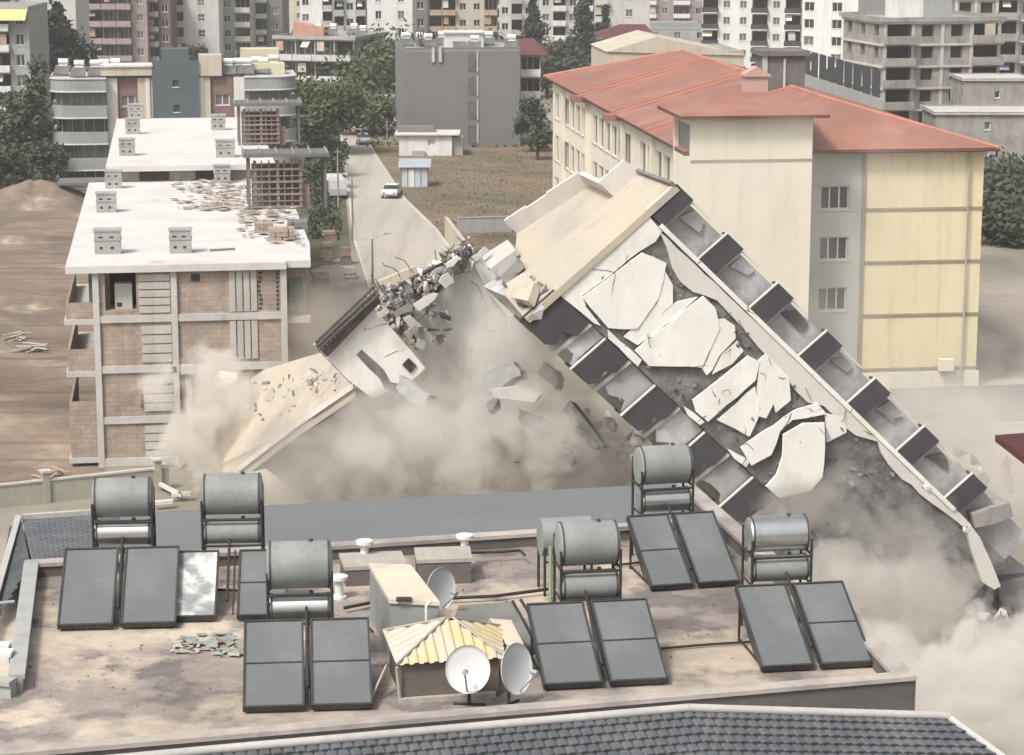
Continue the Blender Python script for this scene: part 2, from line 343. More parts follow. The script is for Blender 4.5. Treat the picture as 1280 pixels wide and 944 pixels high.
B_ = 'building'
b = block('apartment_building', 'green and white apartment block with yellow awnings at the far left edge', B_, -60, 35, 8, 335, depth=14, bays='.DDw', wall=m_pale, bal_m=m_white, win=(1.2, 1.6), wm=m_glass)
mb = MB(); o, A, N, L, H = b[1:6]
mb.hexa([o+Z*(H-1.9)-N*1.9+A*.1, o+Z*(H-1.9)-N*1.9+A*(L-.1), o+Z*(H-.5)+A*(L-.1)-N*.02, o+Z*(H-.5)+A*.1-N*.02], [o+Z*(H-1.8)-N*1.9+A*.1, o+Z*(H-1.8)-N*1.9+A*(L-.1), o+Z*(H-.4)+A*(L-.1)-N*.02, o+Z*(H-.4)+A*.1-N*.02])
mb.build('awning', m_green, b[0])
block('apartment_building', 'plain white apartment block behind the dark cypress at the left', B_, 30, 92, -60, 380, depth=12, bays='.s.', wall=m_offwhite)
b = block('apartment_building', 'pink apartment block with rounded balconies at the top left', B_, 108, 182, -36, 440, depth=14, bays='DBBw', wall=m_pink, bal_m=m_pink, wm=m_curt, bd=1.8)
block('apartment_building', 'maroon stair wing beside the pink apartment block', B_, 183, 212, -20, 443, depth=14, bays='Bw', wall=m_maroon, bal_m=m_pink)
block('apartment_building', 'white block with arched window surrounds behind the teal tower', B_, 214, 272, -30, 452, depth=14, bays='D.w.', wall=m_offwhite, bal_m=m_pale, bars=(1, 1))
block('apartment_building', 'grey balcony block second right of the arched window block', B_, 273, 312, -24, 460, depth=14, bays='wB', wall=m_pale, bal_m=m_offwhite)
block('apartment_building', 'shadowed grey block between two white blocks at the top', B_, 314, 352, -40, 470, depth=14, bays='Bw', wall=m_greyp, bal_m=m_offwhite)
block('apartment_building', 'pale block with pairs of windows above the tree by the street', B_, 374, 415, -50, 452, depth=14, bays='w.D', wall=m_white, bal_m=m_pale)
block('apartment_building', 'narrow cream block with dark balconies left of the plain white tower', B_, 416, 457, -44, 440, depth=14, bays='DwD', wall=m_offwhite, bal_m=m_pale)
block('apartment_building', 'tall plain white tower with two window columns above the street end', B_, 458, 515, -60, 405, depth=14, bays='.w..w.', wall=m_white, win=(1.5, 1.4), side_r='w.w')
block('apartment_building', 'grey strip of building with small windows right of the white tower', B_, 516, 534, -50, 430, depth=12, bays='w', wall=m_greyp)
b = block('apartment_building', 'tan and cream apartment block with deep balconies behind the grey block', B_, 535, 622, -26, 478, depth=14, bays='DDwwB', wall=m_beige, bal_m=m_tan)
block('apartment_building', 'white balcony block left of the tall dark pines', B_, 624, 668, -40, 470, depth=14, bays='wDw', wall=m_offwhite, bal_m=m_pale)
block('apartment_building', 'white block glimpsed between the two tall dark pines', B_, 674, 742, -46, 460, depth=14, bays='wDwD', wall=m_offwhite, bal_m=m_white)
block('apartment_building', 'pinkish white slab tower right of the tall dark pines', B_, 744, 813, -40, 455, depth=14, bays='D.w.', wall=m_offwhite, side_r='.w.')
b = block('apartment_building', 'low grey roofed building on the slope behind the maroon roof', B_, 812, 882, 34, 500, depth=26, bays='w.w.w', wall=m_pale, roofm=mat('grey green roof', (.2, .22, .19), .9, .25, .2))
block('apartment_building', 'pink shop building at the top edge behind the grey green roof', B_, 800, 884, -30, 540, depth=10, bays='BwBw', wall=m_pink, bal_m=m_white)
bw = dict(wall=m_white, bal_m=m_black, wm=m_curt, depth=16)
block('apartment_building', 'white apartment block with black balconies left of the plain white block', B_, 879, 1004, -70, 440, 436, bays='DwwDwD', **bw)
block('apartment_building', 'plain white apartment block with black windows beside the concrete shell', B_, 1005, 1075, -70, 425, 420, bays='w.w.', wall=m_white, win=(1.9, 1.6), depth=16, bars=(1, 0))
block('apartment_building', 'white block seen above the roof of the concrete shell', B_, 1076, 1160, -80, 500, bays='w.w.w', wall=m_white, win=(1.6, 1.5), depth=12)
# row far behind, fills the skyline
for x0, x1, y, lab in ((-40, 60, -70, 'far grey block at the top left corner'), (60, 200, -90, 'far beige block behind the pink apartment block'), (340, 470, -80, 'far beige block behind the white tower'),
                  (560, 700, -90, 'far pale block behind the tan apartment block'), (700, 880, -80, 'far pale block behind the pines'), (1150, 1300, -110, 'far pale block behind the second concrete shell')):
    block('apartment_building', lab, B_, x0, x1, y, 580, depth=14, bays='.wDw.w', wall=m_beige if 'beige' in lab else m_pale, bal_m=m_white, side_l='')

# three storey grey white house right of the curved block
b = block('apartment_building', 'grey white three storey block with long balconies beside the street trees', B_, 345, 442, 44, 388, 384, depth=15, bays='BBBD', wall=m_pale, bal_m=m_offwhite, bd=1.5, wm=m_curt, overhang=.5)
put_heaters(*b[:5], 15, b[5]-.4, 5, 'small water heater on the roof of the grey white block', 'water heaters on the grey white block', 3)
mb = MB(); p = P3(*b[1:4], 1, 5, b[5]-.4); mb.hexa([p, p+Vector((5, 0, 0)), p+Vector((5, 4, 0)), p+Vector((0, 4, 0))], [p+Vector((0, 0, 2.3)), p+Vector((5, 0, 1.4)), p+Vector((5, 4, 1.4)), p+Vector((0, 4, 2.3))]); mb.build('roof_room', mat('salmon paint', (.5, .27, .2), .9, .15, .6), b[0])

# grey block with the stair windows
b = block('apartment_building', 'large blank grey block with a stair window strip and striped roof vents', B_, 506, 650, 60, 316, 318, depth=16, bays='.', wall=m_greyp, par=.5, st=3.05, roofm=m_roofgrey, side_l='')
root, O, A, N, L, H, sh, n = b
for i in range(4):
    x = L*.545; mb = MB(); z = 1.0+i*sh-.5
    mb.fbox(O+A*x-N*.05+Z*z, A*1.2, N*.047, Z*(sh-.7), 1); mb.fbox(O+A*(x+1.2)-N*.14+Z*z, A*.18, N*.137, Z*(sh-.6), 0); mb.build('stair_window', [m_offwhite, m_curt], root)
for i in range(2):
    mb = MB(); mb.fbox(O+A*(3.6+i*.95)-N*.22+Z*(H-1.9), A*.36, N*.217, Z*1.95); mb.fbox(O+A*(3.96+i*.95)-N*.18+Z*(H-1.9), A*.14, N*.177, Z*1.8, 1); mb.build('vent_duct', [m_offwhite, m_maroon], root)
put_heaters(root, O, A, N, L, 16, H-.35, 9, 'small white water heater on the roof of the large grey block', 'water heaters on the large grey block', 5)
mb = MB(); p = P3(O, A, N, 6, 4, H-.35); mb.fbox(p, A*5, N*4, Z*2.0); mb.fbox(p-A*.3-N*.3+Z*2.002, A*5.6, N*4.6, Z*.18); mb.build('roof_room', m_white, root)
mb = MB(); p = P3(O, A, N, 3.4, 7, H-.35)
for k in range(7): mb.tube(p+Vector((.25*k-.7, (k % 3)*.3, 0)), p+Vector((.35*k-1, (k % 2)*.6, 1.9+.2*(k % 3))), .1, 6)
mb.build('dry_planting', mat('dry brown plant', (.07, .045, .03), .95, .3, 2), root)

# maroon roofed house between the grey block and the school
b = block('house', 'small house with a maroon hipped roof right of the large grey block', 'house', 650, 676, 68, 325, depth=9, bays='B', wall=m_offwhite, bal_m=m_white, par=.1)
root, O, A, N, L, H, sh, n = b
mb = MB(); e = 1.0; c1, c2 = O-A*e*3-N*e+Z*H, O+A*(L+e)-N*e+Z*H; c3, c4 = c2+N*(9+2*e), c1+N*(9+2*e); r1, r2 = (c1+c4)/2+A*2+Z*1.9, (c2+c3)/2-A*2+Z*1.9
mb.add([c1, c2, c3, c4, r1, r2], [(0, 1, 5, 4), (1, 2, 5), (2, 3, 4, 5), (3, 0, 4), (3, 2, 1, 0)]); mb.build('hipped_roof', m_maroonroof, root)

# cream hall with a maroon roof behind the school
b = block('hall', 'cream hall with a low gabled wall behind the red roofed building', 'hall', 760, 930, 66, 262, 263.5, depth=14, bays='.', wall=m_beige, par=.1)
root, O, A, N, L, H, sh, n = b
mb = MB(); mb.prism([O-A*.2-N*.2+Z*(H+.1), O+A*(L+.2)-N*.2+Z*(H-.4), O+A*(L*.35)-N*.2+Z*(H+1.7)], N*14); mb.build('gable_roof', m_beige, root)
b = block('house', 'house with a flat maroon roof at the left end of the cream hall', 'house', 757, 800, 47, 292, depth=10, bays='B', wall=m_offwhite, bal_m=m_maroon, par=.1)
root, O, A, N, L, H, sh, n = b
mb = MB(); mb.hexa([O-A-N+Z*(H+.02), O+A*(L+2)-N+Z*(H+.02), O+A*(L+2)+N*11+Z*(H+.02), O-A+N*11+Z*(H+.02)], [O-A*.8-N*.8+Z*(H+.3), O+A*(L+1.8)-N*.8+Z*(H+.3), O+A*(L+1)+N*6+Z*(H+1.3), O+A*2+N*6+Z*(H+1.3)]); mb.build('maroon_roof', m_maroonroof, root)

# ------------------------------------------------------------ concrete shells
def shell(label, px0, px1, pyt, Y0, Y1, depth, bays, side, H=None):
    r = block('unfinished_building', label, B_, px0, px1, pyt, Y0, Y1, depth=depth, bays=bays, wall=m_conc, bal_m=m_conc, side_l=side, win=(1.7, 1.5), overhang=.5, H=H, bd=1.5)
    root, O, A, N, L, H, sh, n = r
    mb = MB()
    for f in range(1, n+1): mb.fbox(O-A*.3-N*.3+Z*(f*sh-.28), A*(L+.6), N*.297, Z*.25); mb.fbox(O-A*.3+Z*(f*sh-.28), A*.297, N*depth, Z*.25)
    mb.build('floor_slab', m_lconc, root)
    mb = MB(); k = len(bays)
    for i in range(k+1):
        u = L*i/k; u = min(max(u, .25), L-.25); mb.fbox(O+A*(u-.22)-N*.12, A*.44, N*.117, Z*(H-.9))
    mb.build('column', m_lconc, root)
    return r
r = shell('bare concrete apartment shell of five open storeys right of the black and white blocks', 1105, 1252, 22, 310, 313.5, 15, 'DooD', 'ooo')
root, O, A, N, L, H, sh, n = r
mb = MB(); p = P3(O, A, N, L*.22, 4, H-.4); mb.fbox(p, A*3.4, N*5, Z*3.4); mb.build('stair_head', m_white, root)
mb = MB(); mb.fbox(P3(O, A, N, L*.22+3.41, 4, H-.4), A*4, N*5, Z*2.9); mb.build('stair_room', m_pale, root)
r2 = shell('dim concrete shell standing at the top right corner behind the first shell', 1196, 1330, -60, 352, 350, 14, 'ooDoo', 'oo')
for x0, x1, y, Y, H_, lab in ((1205, 1290, 98, 300, None, 'low concrete annex with a pale roof at the right edge'), (1170, 1300, 140, 268, None, 'lowest grey concrete wall house at the right edge behind the red roof')):
    block('outbuilding', lab, 'outbuilding', x0, x1, y, Y, depth=9, bays='.s.', wall=m_conc, roofm=m_lconc, par=.3, overhang=.3)
# fence posts with dark screens left of the shell
root = thing('screen_wall', 'row of dark screen panels on a pale wall left of the concrete shell', 'fence', Vector((36, 300, 0)))
o = V(1003, 100, 300); o.z = 0; d = V(1100, 140, 262); d.z = 0; dv = (d-o)
mbp, mbs = MB(), MB(); nn = Vector((-dv.y, dv.x, 0)).normalized(); zt = V(1003, 62, 300).z
mbp.fbox(o, dv, nn*.3, Z*(zt-3)); mbp.build('wall', m_pale, root)
for i in range(9): mbs.fbox(o+dv*(i/9.)+nn*.1, dv*.085, nn*.1, Z*zt)
mbs.build('screen', m_black, root)
def frame(px, py, z, yaw):
    o = G(px, py, z); o.z = 0; a = R(yaw); return o, Vector((math.cos(a), math.sin(a), 0)), Vector((-math.sin(a), math.cos(a), 0))
# ------------------------------------------------------------ red roofed school block
O, A, N = frame(866, 193, 16.3, 7.1); Lw, Ld, HE = 20.0, 66.0, 16.3
P = lambda u, d, z: O+A*u+N*d+Z*z
sch = thing('school_building', 'long cream and grey block under a red tiled hipped roof', 'building', O)
m_creamy = mat('pale yellow render', (.66, .58, .39), .9, .07, .25, .1, streak=.3); m_creamw = mat('light cream render', (.70, .645, .53), .9, .07, .25, .1, streak=.3)
m_greyr = mat('light grey render', (.42, .43, .40), .9, .05, .3, .1, streak=.12); m_groove = mat('painted groove shadow', (.3, .26, .2), .9, .1, 1)  # groove shadow is a darker colour on raised strips
mb = MB(); holes = []; wins = []
uw0, uw1 = 7.6, 11.6
for k, z in enumerate((13.3, 9.85, 6.4)): holes.append((8.75, z-.85, 10.75, z+.75, .25))
facade(mb, P(uw0, 0, 0), A, N, uw1-uw0, HE, [(h[0]-uw0, h[1], h[2]-uw0, h[3], .25) for h in holes], mi=1)
facade(mb, P(0, 0, 0), A, N, uw0, HE, [], mi=2); facade(mb, P(uw1, 0, 0), A, N, Lw-uw1, HE, [], mi=0)
# left side
hl = []
for f in range(4):
    for k in range(20):
        d = 1.5+k*3.2
        if k in (6, 13): continue
        hl.append((Ld-d-2.3, 1.1+f*3.9, Ld-d, 3.5+f*3.9, .3))
facade(mb, P(0, Ld, 0), -N, A, Ld, HE, hl, mi=2)
facade(mb, P(Lw, 0, 0), N, -A, Ld, HE, [], mi=0); facade(mb, P(Lw, Ld, 0), -A, -N, Lw, HE, [], mi=0)
mb.build('wall', [m_creamy, m_greyr, m_creamw], sch)
for h in holes: window(sch, P(uw0, 0, 0), A, N, (h[0]-uw0, h[1], h[2]-uw0, h[3], .25), m_frame, m_glass, (2, 0), fw=.1)
for h in hl: window(sch, P(0, Ld, 0), -N, A, h, m_pale, m_glass, (1, 0), fw=.08)
mb = MB()
for z in (12.35, 8.75, 5.1, 1.35): mb.fbox(P(uw1+.25, -.1, z), A*(Lw-uw1-.2), N*.098, Z*.16)
mb.fbox(P(uw1, -.14, 0), A*.22, N*.137, Z*HE); mb.build('floor_groove', m_groove, sch)
mb = MB(); mb.fbox(P(-.1, -.2, 0), A*(Lw+.25), N*.197, Z*1.2); mb.build('plinth', m_creamw, sch)
for k in (1, 13.4, 26, 44, 58): mb = MB(); mb.fbox(P(-.35, k, 0), A*.347, N*.5, Z*(HE-.1)); mb.build('pilaster', m_creamw, sch)
# projecting stair bay with its own hip roof
bx0, bx1, bd, bz = -.75, 7.3, 3.2, 19.0
mb = MB(); facade(mb, P(bx0, -bd, 0), A, N, bx1-bx0, bz, []); facade(mb, P(bx0, 3, 0), -N, A, 3+bd, bz, [(.4, bz-2.7, 5.6, bz-.5, .3)]); facade(mb, P(bx1, -bd, 0), N, -A, 3+bd, bz, []); facade(mb, P(bx1, 3, 0), -A, -N, bx1-bx0, bz, [])
sb = mb.build('stair_bay', m_creamw, sch)
mb = MB(); mb.fbox(P(bx0+.3, -bd+.4, bz-2.7), A*.1, N*5.2, Z*2.2); mb.build('bay_window', m_greyp, sch)
mb = MB(); mb.fbox(P(bx0-.05, -bd-.07, bz-2.85), A*(bx1-bx0+.1), N*.068, Z*.12); mb.build('bay_groove', m_groove, sch)
def hip(mb, p0, p1, p2, p3, r0, r1, t=.22):
    """eave corners front-left, front-right, back-right, back-left and the two ridge ends, with a fascia"""
    q = [p-Z*t for p in (p0, p1, p2, p3)]
    mb.add([p0, p1, p2, p3, r0, r1], [(0, 1, 4), (1, 2, 5, 4), (2, 3, 5), (3, 0, 4, 5)], 0)
    mb.add([p0, p1, p2, p3]+q, [(0, 4, 5, 1), (1, 5, 6, 2), (2, 6, 7, 3), (3, 7, 4, 0), (4, 7, 6, 5)], 1)
m_fascia = mat('dark eave board', (.13, .05, .04), .8, .2, 1)
e = .75; rz = HE+3.3
mb = MB(); hip(mb, P(-e, -e, HE+.25), P(Lw+e, -e, HE+.25), P(Lw+e, Ld+e, HE+.25), P(-e, Ld+e, HE+.25), P(Lw/2, 6, rz), P(Lw/2, Ld-11, rz))
rf = mb.build('roof', [m_redtile, m_fascia], sch)
mb = MB()
def on_slope(d, t): return P(-e+(Lw/2+e)*t, d, HE+.25+(rz-HE-.25)*t)
for d in (13.4, 26.5, 28.4, 43.5, 45.5): mb.fbox(on_slope(d, 0)-Z*.1, on_slope(d, 1)-on_slope(d, 0), N*.35, Z*.24)
mb.tube(P(Lw/2, 6, rz), P(Lw/2, Ld-11, rz), .16, 6); mb.tube(P(Lw+e, -e, HE+.25), P(Lw/2, 6, rz), .14, 6); mb.tube(P(-e, Ld+e, HE+.25), P(Lw/2, Ld-11, rz), .14, 6)
mb.build('ridge_tiles', mat('pinkish ridge tiles', (.45, .2, .15), .85, .15, .5, .3), rf)
for d in (26.5, 43.5):
    mb = MB(); mb.fbox(P(-1.5, d, HE-.25), A*1.3, N*1.6, Z*.5); mb.build('eave_step', [m_redtile], rf)
e = .9
mb = MB(); hip(mb, P(bx0-e, -bd-e, bz+.2), P(bx1+e, -bd-e, bz+.2), P(bx1+e, 4.2, bz+.2), P(bx0-e, 4.2, bz+.2), P(bx0+2.6, .5, bz+1.35), P(bx1-2.2, .5, bz+1.35)); mb.build('bay_roof', [m_redtile, m_fascia], sch)
mb = MB(); c = P(5.2, 7.6, HE+1.6); mb.fbox(c, A*1.6, N*1.2, Z*2.9); mb.fbox(c-A*.15-N*.15+Z*2.905, A*1.9, N*1.5, Z*.15); mb.prism([c-A*.1+Z*3.06, c+A*1.7+Z*3.06, c+A*.8+Z*3.6], N*1.2); mb.build('chimney', mat('pinkish chimney render', (.5, .33, .28), .9, .1, .6), sch)
mb = MB(); c = P(8.0, 14, HE+1.5); mb.fbox(c, A*3.0, N*3, Z*4.0, 0); mb.fbox(c-A*.3-N*.3+Z*4.005, A*3.6, N*3.6, Z*.35, 1); mb.fbox(c-N*.12+A*1.4+Z*.2, A*.15, N*.115, Z*3.6, 2); mb.fbox(c-N*.12-A*.15, A*.35, N*.117, Z*4, 2)
mb.build('roof_house', [m_dconc, m_dconc, m_offwhite], sch)
mb = MB(); mb.fbox(P(17.2, -.85, 1.35), A*1.0, N*.6, Z*.8); mb.build('air_conditioner', [m_creamw, m_dmetal], sch)
for u in (7.75, 18.9):
    mb = MB(); mb.tube(P(u, -.3, .1), P(u, -.3, HE-.1), .07, 6); mb.build('downpipe', m_pale, sch)
mb = MB(); mb.tube(P(-.8, -.85, HE+.1), P(Lw+.8, -.85, HE+.1), .09, 6); mb.build('gutter', m_fascia, sch)

# ------------------------------------------------------------ unfinished building with the white roof (left)
O, A, N = frame(118, 333, 12, 8.1)
P = lambda u, d, z: O+A*u+N*d+Z*z
unf = thing('unfinished_building', 'half built four storey block with brick infill and white roof at the left', 'building', O)
m_brick = mat('pinkish grey block infill', (.41, .335, .28), .95, .2, .5, .35, col2=(.33, .27, .225), streak=.4, fine=9, brick=(.6, .28))
m_strip = mat('cement board strips', (.47, .45, .41), .9, .15, .6, .2, streak=.4)
LW, HT, DD = 11.0, 12.0, 41.0
mb = MB(); hs_ = [(.55, 9.35, 2.35, 11.7, 2.2)]
facade(mb, P(0, 0, 0), A, N, LW, HT-.35, hs_); facade(mb, P(0, DD, 0), -N, A, DD, HT-.35, [(DD-4-i*5.5, z, DD-1.5-i*5.5, z+2.3, .8) for i in range(7) for z in (.5, 3.4, 6.4, 9.3)])
facade(mb, P(LW, 0, 0), N, -A, DD, HT-.35, []); facade(mb, P(LW, DD, 0), -A, -N, LW, HT-.35, [])
mb.build('infill_wall', m_brick, unf)
mb = MB(); mb.fbox(P(.55, 2.19, 9.3), A*1.8, N*.05, Z*2.45); mb.build('opening', m_dark, unf)
mb = MB(); mb.fbox(P(1.1, .5, 9.36), A*1.0, N*1.0, Z*1.5); mb.fbox(P(1.2, .49, 9.5), A*.3, N*.009, Z*.25, 1); mb.build('block_stack', [m_strip, m_dark], unf)
# roof slab: wider to the right beyond the face
mb = MB(); rp = [P(-1.65, -.45, HT-.35), P(LW+.1, -.45, HT-.35), P(LW+.1, .1, HT-.35), P(LW+1.55, .1, HT-.35), P(LW+1.9, 7, HT-.35), P(LW+1.9, DD, HT-.35), P(-1.65, DD, HT-.35)]
mb.prism(rp, Z*.42, 0); ro = mb.build('roof_slab', m_roofwhite, unf)
# concrete frame
mb = MB()
for z in (2.6, 5.65, 8.65): mb.fbox(P(-.1, -.14, z), A*(LW+.15), N*.137, Z*.42)
mb.fbox(P(-.1, -.16, .02), A*(LW+.15), N*.156, Z*.5); mb.build('floor_beam', m_lconc, unf)
for u in (-.16, 4.35, 10.75):
    mb = MB(); mb.fbox(P(u, -.2, 0), A*.36, N*.196, Z*(HT-.36)); mb.build('column', m_lconc, unf)
# ledges / canopies lower left and middle
mb = MB(); mb.fbox(P(4.8, -.5, 5.55), A*.8, N*.29, Z*.5); mb.fbox(P(5.05, -.3, 2.6), A*.35, N*.29, Z*3.0); mb.build('ledge', m_lconc, unf)
# stacked horizontal board panels in the second bay
for zb, zt, u0, u1 in ((9.2, 11.55, 2.5, 4.3), (6.25, 8.5, 2.6, 4.32), (3.3, 5.5, 2.6, 4.32), (.5, 2.5, 2.6, 4.32)):
    mb = MB(); k = 4 if zt-zb < 2.3 else 5
    for i in range(k): mb.fbox(P(u0, -.1-.03*(i % 2), zb+(zt-zb)*i/k), A*(u1-u0), N*(.095+.03*(i % 2)), Z*((zt-zb)/k-.08))
    mb.build('board_panel', m_strip, unf)
mb = MB()
for i in range(4): mb.fbox(P(7.75+i*.42, -.1, 6.3), A*.34, N*.097, Z*2.3); mb.fbox(P(7.75+i*.42, -.1, 9.15), A*.34, N*.097, Z*2.45)
mb.build('upright_strip', m_strip, unf)
mb = MB()
for i in range(9): mb.fbox(P(9.45+.06*math.sin(i), -.05, 9.25+i*.26), A*.16, N*.047, Z*.12); mb.fbox(P(10.5, -.05, 9.2+i*.26), A*.14, N*.047, Z*.12)
mb.fbox(P(5.55, -.05, 11.0), A*.5, N*.047, Z*.42); mb.fbox(P(2.42, -.14, 3.55), A*.16, N*.137, Z*.8); mb.fbox(P(4.3, -.24, 5.65), A*.25, N*.035, Z*.3)
mb.fbox(P(5.9, -.05, 4.7), A*.4, N*.047, Z*.3); mb.build('masonry_hole', m_dark, unf)
# cantilever bays on the left side
for f, (z, h, ln) in enumerate(((.3, 4.2, 5), (5.5, 1.6, 6), (8.6, 1.2, 6))):
    mb = MB(); mb.fbox(P(-1.75, .3, z+.25), A*.15, N*ln*2, Z*h*.8, 0); mb.fbox(P(-1.6, .3, z+.25), A*1.58, N*.15, Z*h*.8, 0); mb.fbox(P(-1.85, .1, z-.06), A*1.68, N*ln*2.2, Z*.3, 1)
    mb.build('side_bay', [m_brick, m_lconc], unf)
mb = MB(); mb.fbox(P(-.6, 6, 8.9), A*.5, N*6, Z*2.5); mb.build('side_room', m_dconc, unf)
# right side recess with lower balcony boxes
mb = MB(); mb.fbox(P(LW+.02, 1.2, 0), A*1.3, N*10, Z*11.6, 0); mb.fbox(P(LW+.02, .3, 8.3), A*1.5, N*.89, Z*.35, 1); mb.fbox(P(LW+.02, .3, 5.3), A*1.5, N*.89, Z*.35, 1); mb.fbox(P(LW+.3, 1.1, 9.4), A*.8, N*.09, Z*1.4, 2); mb.build('right_bay', [m_brick, m_lconc, m_greyp], unf)
# second, slightly higher deck further back
mb = MB(); mb.fbox(P(-.1, DD+.02, 0), A*12.0, N*38, Z*12.9); mb.fbox(P(-.35, DD-.6, 12.905), A*12.6, N*39, Z*.4, 1); mb.build('rear_block', [m_conc, m_roofwhite], unf)
mb = MB(); [mb.fbox(P(u, DD-.06, 12.15), A*2.2, N*.075, Z*.7) for u in (2.1, 6.3)]; mb.build('rear_opening', m_dark, unf)
# vent shafts: block-built boxes with holes
m_vent = mat('grey vent block', (.36, .35, .335), .95, .15, 1, .3, streak=.3)
def vent(px, py, z, s=1.0, h=1.35):
    c = G(px, py, z); o = c-A*.6*s; k = c.copy(); mb = MB()
    mb.fbox(o-N*.0, A*1.2*s, N*.8*s, Z*.55*h); mb.fbox(o-A*.04-N*.04+Z*(.552*h), A*(1.2*s+.08), N*(.8*s+.08), Z*.1); mb.fbox(o+Z*(.552*h+.1), A*1.2*s, N*.8*s, Z*.3*h); mb.fbox(o-A*.06-N*.06+Z*(.855*h+.1), A*(1.2*s+.12), N*(.8*s+.12), Z*.1)
    for u in (.25, .75): mb.fbox(o+A*(u*s-.02)-N*.006+Z*(.2*h), A*.18, N*.005, Z*.16, 1); mb.fbox(o+A*(u*s-.08)-N*.006+Z*(.65*h), A*.25, N*.005, Z*.1, 1)
    mb.build('vent_shaft', [m_vent, m_dark], unf)
for a in ((135, 318, 12.07, 1.3, 1.5), (226, 317, 12.07, 1.1, 1.5), (133, 266, 12.07, 1.1), (142, 236, 12.07), (278, 229, 12.07), (159, 195, 13.31), (282, 197, 13.31, 1.2), (166, 168, 13.31), (273, 163, 13.31), (170, 149, 13.31, 1.2)): vent(*a)
# raw stair heads: slab on columns with a lattice of red blocks
def stair_head(px, py, z, w_, h):
    o = G(px, py, z); mb = MB()
    for i in range(7):
        for j in range(2): mb.fbox(o+A*(.1+i*(w_-.5)/6)+N*j*.5, A*(.08 if i % 3 else .2), N*.1, Z*(h-.3))
    for j in range(8): mb.fbox(o-A*.05-N*.08+Z*(.1+j*(h-.6)/7), A*(w_-.1), N*.07, Z*(.07 if j % 2 else .14))
    mb.fbox(o+N*1.2, A*w_*.9, N*.1, Z*(h-.6), 1); mb.fbox(o+A*w_*.95+N*.3, A*.5, N*.4, Z*h*.45, 0)
    mb.build('block_lattice', [m_rust, m_dconc], unf)
    mb = MB(); mb.fbox(o+A*(-.6)-N*.5+Z*h, A*(w_+2.3), N*3.6, Z*.22, 0)
    for u, d in ((-.3, 0), (w_+1.3, 0), (w_+1.3, 2.8), (-.3, 2.8)): mb.fbox(o+A*u+N*d, A*.18, N*.18, Z*(h-.001), 0)
    for k in range(6): mb.fbox(o+A*(-.6+k*(w_+2.1)/5)-N*.5+Z*(h+.222), A*.1, N*3.6, Z*.12, 1)
    mb.build('stair_slab', [m_dconc, m_conc], unf)
stair_head(316, 262, 12.07, 3.6, 3.6); stair_head(303, 182, 13.31, 3.2, 3.2)
# rubble on the roof: pieces one cannot count
rg = random.Random(11)
mb = MB()
for k in range(420):
    t = rg.random(); px = 238+130*t+rg.gauss(0, 12); py = 222+ (35+60*t)*rg.random()
    if px > 384 or (px < 300 and py > 262): continue
    c = G(px, py, 12.2); s_ = rg.uniform(.12, .5); mb.rock(c, (s_*1.3, s_*1.1, s_*.22), k % 3, rg, 7, True)
tag(mb.build('roof_rubble', [m_rust, m_strip, m_brick]), 'scattered broken blocks and boards on the white roof beside the stair head', 'rubble', kind='stuff')
for i, (px, py, w_, d_, h_, lab) in enumerate(((352, 300, 1.6, 1.2, .8, 'larger pile of stacked blocks near the right edge of the white roof'), (330, 290, 1.2, 1.0, .6, 'smaller pile of stacked blocks beside the larger one on the white roof'), (372, 285, 1.3, 1.6, .5, 'dark topped pallet on the right corner of the white roof'))):
    c = G(px, py, 12.07); mb = MB(); n_ = 4
    for a in range(n_):
        for q in range(3): mb.box(c+A*((a-n_/2+.5)*w_/n_)+Z*(h_*(q+.5)/3)+N*rg.uniform(-.05, .05), (w_/n_*.93, d_, h_/3*.95), 0, Matrix.Rotation(rg.uniform(-.06, .06)+R(8), 3, 'Z'))
    tag(mb.build('block_pile', m_brick if i < 2 else m_greyp), lab, 'block pile', 'block piles on the white roof')
mb = MB(); c = G(268, 330, 12.08); mb.box(G(278, 312, 12.13), (1.5, .3, .1), 0, Matrix.Rotation(.4, 3, 'Z')); tag(mb.build('loose_board', m_greyp), 'single grey board lying near the front edge of the white roof', 'board')

# ------------------------------------------------------------ curved balcony block with the teal stair tower
O, A, N = frame(133, 98, 12.6, 8.1)
P = lambda u, d, z: O+A*u+N*d+Z*z
cur = thing('apartment_building', 'symmetrical apartment block with rounded balconies and a teal stair tower', 'building', O)
W2 = 15.7; HC = 12.6; sh = 3.0
m_lgb = mat('light grey balcony band', (.29, .30, .29), .85, .12, .5, .1, streak=.3); m_wline = mat('white edge line', (.6, .6, .58), .8, .1, 1)
def prof(mb, side, r, z0, h, mi, ex=0):
    """bulging end bay: rounded outline"""
    pts = []; u0 = 0 if side < 0 else W2; wd = 6.4 if side < 0 else 6.0
    for k in range(13):
        t = k/12; a = math.pi/2*t
        pts.append(P(u0+side*(wd-2.6+2.6*math.cos(a)+ex)*1.0, -r+2.6-2.6*math.sin(a)-ex+0*t, z0))
    pts.append(P(u0, -r-ex, z0)); pts.append(P(u0, 9, z0)); pts.append(P(u0+side*(wd+ex), 9, z0))
    mb.prism(pts, Z*h, mi)
